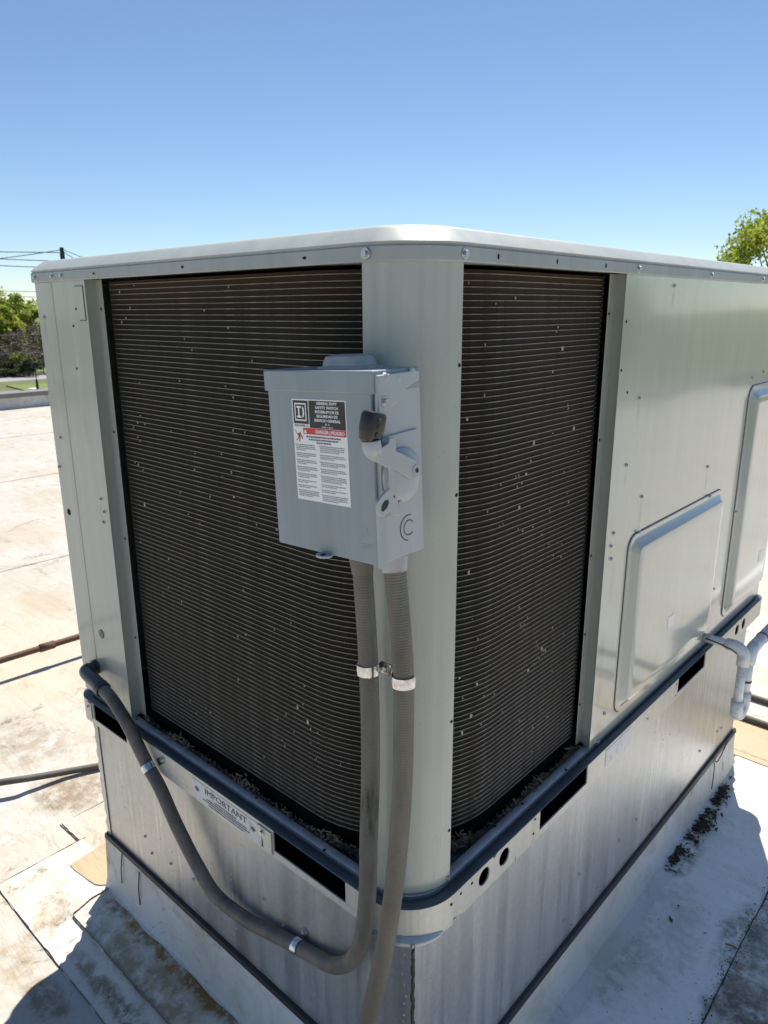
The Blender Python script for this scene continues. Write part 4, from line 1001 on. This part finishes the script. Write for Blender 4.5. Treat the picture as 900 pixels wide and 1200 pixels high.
for k, (yy, x0, x1, lb) in enumerate(((2.27, -1.6, 2.6, 'dark conduit lying flat on the roof just behind the curb flashing'), (2.485, -1.6, 3.0, 'dark conduit lying flat on the roof directly beneath the white drain pipe'))):
    tag(tube('roof_conduit', [(x0, yy+.02, .0225 if k == 0 else .016), (0, yy, .0225 if k == 0 else .016), (x1, yy-.05, .0225 if k == 0 else .016)], .0125, M_cable), lb, 'conduit', 'dark conduits on the roof')
# leaf litter against the flashing and a few loose leaves and twigs
M_leafd = simple('dead_leaf', (.055, .035, .02), .85, 0, .6, 30)
lm = MB(); r = np.random.default_rng(12)
def leafquad(m, c, s_, r):
    a_ = r.uniform(0, 2*PI); t_ = r.uniform(-.5, .5); d1 = Vector((math.cos(a_), math.sin(a_), t_)).normalized()*s_; d2 = Vector((-math.sin(a_), math.cos(a_), r.uniform(-.4, .4))).normalized()*s_*.5
    c = Vector(c); m.add([c-d1, c-d1*.2-d2, c+d1, c-d1*.2+d2, c+Vector((0, 0, s_*.25))], [(0, 1, 4), (1, 2, 4), (2, 3, 4), (3, 0, 4)])
for k in range(1900):
    y = 1.16+.66*r.beta(2.0, 1.8); w = .004+.020*math.sin(max(0, (y-1.1)/.75)*PI)
    if math.sin(y*31)+math.sin(y*73+1)*.7+r.normal(0, .6) < -.35: continue
    leafquad(lm, (.026+abs(r.normal(0, w)), y, .013+abs(r.normal(0, .004))), .002+.010*r.random()**2.2, r)
for k in range(500): leafquad(lm, (r.uniform(.03, .29), r.uniform(.2, 1.6), .0075), r.uniform(.0008, .0022), r)
for k in range(600): leafquad(lm, (.298+r.normal(0, .012), r.uniform(.2, 1.5), .008), r.uniform(.001, .004), r)
tag(lm.build('leaf_litter', M_leafd), 'dark dead leaf litter gathered along the foot of the curb flashing', 'leaves', kind='stuff')
for k, (u, v, s_, lb) in enumerate(((795, 1061, .009, 'small curled dark leaf alone on the pale apron membrane'), (786, 1077, .012, 'largest brown dead leaf on the pale apron membrane'), (826, 1093, .006, 'tiny dark leaf fragment beside the dirty lap seam'))):
    p = gp(u, v, .009); m = MB(); leafquad(m, p, s_, np.random.default_rng(k+60)); tag(m.build('dead_leaf', M_leafd if k != 1 else simple('brown_leaf', (.12, .07, .03), .8)), lb, 'leaf')
for k, (u0, v0, u1, v1, lb) in enumerate(((850, 1106, 864, 1112, 'short brown twig lying across the dirty lap seam'), (761, 1032, 766, 1040, 'thin twig near the foot of the curb flashing'))):
    a_, b_ = gp(u0, v0, .010), gp(u1, v1, .011); tag(tube('twig', [a_, a_.lerp(b_, .5)+Vector((0, 0, .003)), b_], .0022, M_block, None, 6), lb, 'twig')

# ------------------------------------------------------------------ trees, pole, wires beyond the roof
def leaf_mat(name, c0, c1, tr=.35):
    t = NT(name); g = t.n.new('ShaderNodeNewGeometry')
    col_ = t.mix(g.outputs['Random Per Island'], c0, c1)
    n_ = t.noise(t.coord((1,1,1)), .5, 3); col_ = t.mix(t.math('MULTIPLY', n_, .5), col_, tuple(x*.6 for x in c0)); t.col(col_); t.rough(.6)
    tl = t.n.new('ShaderNodeBsdfTranslucent'); t.l(col_, tl.inputs[0]); mx = t.n.new('ShaderNodeMixShader'); mx.inputs[0].default_value = tr
    t.l(t.b.outputs[0], mx.inputs[1]); t.l(tl.outputs[0], mx.inputs[2]); t.l(mx.outputs[0], t.out.inputs[0]); return t.m
M_lf1 = leaf_mat('spring_leaves', (.24, .30, .06), (.54, .60, .13), .55); M_lf2 = leaf_mat('yellow_green_leaves', (.22, .28, .035), (.50, .56, .08), .55); M_lf3 = leaf_mat('dark_leaves', (.04, .06, .02), (.11, .13, .04))
M_brush = leaf_mat('bare_brush', (.11, .085, .07), (.24, .19, .155), .25); M_bark = simple('bark', (.10, .08, .06), .9, 0, .3, 6)
def tree(name, loc, h, cr, ch, nl, ls, mat, label, group=None, seed=0, clumps=38, trunk_r=.22):
    r = np.random.default_rng(seed); t = thing(name, loc, label, 'tree' if 'shrub' not in name and 'brush' not in name else 'shrub', group)
    base = Vector(loc); cz = h-ch*.5; m = MB()
    cl = []
    for k in range(clumps):
        d = Vector(r.normal(size=3)).normalized(); q = r.uniform(.45, 1)**.6
        cl.append((base+Vector((d.x*cr*q, d.y*cr*q, cz+d.z*ch*.5*q)), r.uniform(.20, .36)*cr))
    def limb(a, b, r0, r1): m.cyl(a, b, r0, r1, 7)
    top = base+Vector((0, 0, cz)); f1_ = base+Vector((.05*cr, .03*cr, max(h-ch, .4)))
    limb(base-Vector((0, 0, .1)), f1_, trunk_r, trunk_r*.75); limb(f1_, top, trunk_r*.75, trunk_r*.35)
    for c, s_ in cl[:18]: limb(f1_.lerp(top, r.uniform(0, .9)), c, trunk_r*.28, trunk_r*.06)
    m.build('trunk', M_bark, t, smooth=True)
    N = nl; ci = r.integers(0, clumps, N); cen = np.array([tuple(cl[i][0]) for i in ci]); rad = np.array([cl[i][1] for i in ci])
    d = r.normal(size=(N, 3)); d /= np.linalg.norm(d, axis=1)[:, None]; pos = cen+d*(rad*r.random(N)**.45)[:, None]*np.array([1, 1, .8])
    a = r.normal(size=(N, 3)); a /= np.linalg.norm(a, axis=1)[:, None]; b = np.cross(a, r.normal(size=(N, 3))); b /= np.linalg.norm(b, axis=1)[:, None]
    s_ = (ls*r.uniform(.6, 1.3, N))[:, None]
    V = np.stack([pos-a*s_, pos-b*s_*.6, pos+a*s_, pos+b*s_*.6], 1).reshape(-1, 3); F = np.arange(N*4).reshape(-1, 4)
    me = bpy.data.meshes.new('crown'); me.from_pydata(V.tolist(), [], F.tolist()); me.materials.append(mat); link('crown', me, t); return t
def far(u, dist, z=GZ):
    d = ray(u, 372); hh = math.hypot(d.x, d.y); return (CAM.x+d.x/hh*dist, CAM.y+d.y/hh*dist, z)
LT = [(-70, 92, 7.9, 3.6, 'm1'), (-22, 95, 8.2, 4.0, 'm1'), (14, 94, 7.9, 3.0, 'm1'), (44, 97, 7.0, 3.2, 'm1'), (95, 95, 8.0, 3.8, 'm1')]
LTL = ['round spring-green tree farthest from the air conditioner beyond the road', 'tall spring-green tree beyond the road left of the gap in the crowns', 'tall spring-green tree beyond the road right of the gap in the crowns', 'spring-green tree beyond the road touching the end panel edge', 'spring-green tree beyond the road behind the air conditioner']
for k, (u, dist, h, cr, _) in enumerate(LT): tree('deciduous_tree', far(u, dist), h, cr, h*.78, 5200, .20, M_lf1, LTL[k], 'trees beyond the road', 100+k)
for k, (u, dist, h, cr, lb) in enumerate(((-18, 84, 6.6, 2.6, 'yellow-green smaller tree in front of the brown brush beyond the road'), (6, 83.5, 6.2, 1.7, 'short yellow-green tree beyond the road in front of the taller crowns'))):
    tree('young_tree', far(u, dist), h, cr, h*.62, 3600, .17, M_lf2, lb, 'trees beyond the road', 120+k, trunk_r=.12)
for k, (u, dist, h, cr, mt_, lb) in enumerate(((-25, 80, 2.6, 2.4, M_brush, 'brown leafless brush at the far left of the road verge'), (15, 81, 4.2, 2.4, M_brush, 'brown leafless brush below the spring-green trees'), (42, 81, 4.6, 2.6, M_brush, 'tall brown leafless brush against the end panel edge'), (75, 81, 4.0, 2.6, M_brush, 'brown leafless brush beyond the road behind the air conditioner'), (30, 77.5, 1.7, .9, M_lf3, 'small dark evergreen shrub on the road verge'), (4, 78, 1.3, 1.3, M_lf3, 'low dark hedge shrub on the road verge'), (18, 79, 2.2, 1.1, M_lf2, 'yellow-green shrub on the road verge'))):
    tree('roadside_brush' if mt_ is M_brush else 'verge_shrub', far(u, dist), h, cr, h*.92, 2600, .10 if mt_ is M_brush else .09, mt_, lb, 'shrubs along the road', 140+k, trunk_r=.06)
# tree whose crown rises above the far end of the lid
dr = ray(908, 372); hh = math.hypot(dr.x, dr.y); DT = 36.0
tree('leafy_tree', (CAM.x+dr.x/hh*DT, CAM.y+dr.y/hh*DT, GZ), 10.1, 3.0, 6.4, 15000, .10, M_lf2, 'leafy yellow-green tree rising above the far end of the lid', None, 160, 46, .2)
for k, (x, y, h) in enumerate(((34, 30, 9), (40, 14, 10), (38, -2, 8.5), (36, -20, 9.5), (22, 42, 10), (8, -45, 9), (-14, -42, 10))):  # trees added around the lot to darken reflections in the cabinet
    tree('reflection_tree', (x, y, GZ), h, 4.2, h*.8, 3200, .26, M_lf1, 'spring-green tree standing at the far side of the parking lot', 'trees round the parking lot', 170+k)
# utility pole
d = ray(72, 290); hh = math.hypot(d.x, d.y); DP = 36.0; pt = CAM+d*(DP/hh)
pole = thing('utility_pole', (pt.x, pt.y, GZ), 'dark wooden utility pole rising behind the end of the lid', 'pole')
M_pole = simple('pole_wood', (.035, .04, .038), .85, 0, .3, 8); M_wire = flat('wire_black', (.05, .055, .06), .6)
m = MB(); m.cyl((pt.x+.15, pt.y+.05, GZ), pt, .12, .085, 12); m.build('pole_shaft', M_pole, pole, smooth=True)
m = MB(); m.cyl(pt-Vector((0, 0, .25)), pt-Vector((.0, .0, .55)), .10, .10, 12); m.build('collar', M_pole, pole)
def wire(p0, p1, sag, label, r_=.016):
    pts_ = []
    for k in range(25):
        t = k/24; p = Vector(p0).lerp(Vector(p1), t); p.z -= sag*4*t*(1-t); pts_.append(p)
    return tag(tube('power_line', pts_, r_, M_wire, None, 6), label, 'wire', 'overhead lines at the pole')
def wp(u, v, dist): d_ = ray(u, v); return CAM+d_*(dist/math.hypot(d_.x, d_.y))
wire(wp(70, 293, DP), wp(-260, 318, 44), .25, 'top overhead wire running from the pole top away from the lid')
wire(wp(70, 296, DP), wp(-260, 292, 42), -.0, 'overhead wire just under the topmost one on the pole')
wire(wp(72, 306, DP), wp(-260, 285, 40), .1, 'overhead wire meeting the pole at the lid edge')
wire(wp(72, 314, DP), wp(-260, 292, 40), .1, 'lowest of the wires gathered at the pole head')
wire(wp(73, 292, DP), wp(150, 318, 60), .1, 'overhead wire dropping from the pole top behind the lid')
wire(wp(73, 294, DP), wp(140, 326, 50), .2, 'slack overhead wire sagging behind the lid from the pole')
wire(wp(-200, 337, 60), wp(200, 345, 62), .0, 'thin distant overhead wire above the tree crowns', .018)
wire(wp(-200, 338, 55), wp(200, 355, 58), .0, 'thin distant overhead wire close above the tree crowns', .018)
wire(wp(-200, 398, 48), wp(240, 388, 50), .0, 'heavy dark cable crossing in front of the tree crowns', .035)
wire(wp(-200, 425, 48), wp(240, 404, 50), .0, 'dark cable crossing in front of the brown brush', .025)
# marker post on the grass island
mp = gp(45, 462, GZ+.08); s = thing('marker_post', (mp.x, mp.y, GZ+.08), 'thin dark marker post standing on the grass island', 'post')
m = MB(); m.cyl((mp.x, mp.y, GZ+.05), (mp.x, mp.y, GZ+1.1), .12, .08, 10); m.build('post_base', M_pole, s, smooth=True)
m = MB(); m.cyl((mp.x, mp.y, GZ+1.1), (mp.x, mp.y, GZ+2.2), .04, .035, 8); m.build('post_shaft', M_pole, s)
pc = gp(40, 459, GZ+.09); tag(MB().box(pc.x-.35, pc.x+.35, pc.y-.3, pc.y+.3, GZ+.06, GZ+.35).build('utility_cover', M_white, bevel=.05), 'small white utility cover on the grass island', 'cover')
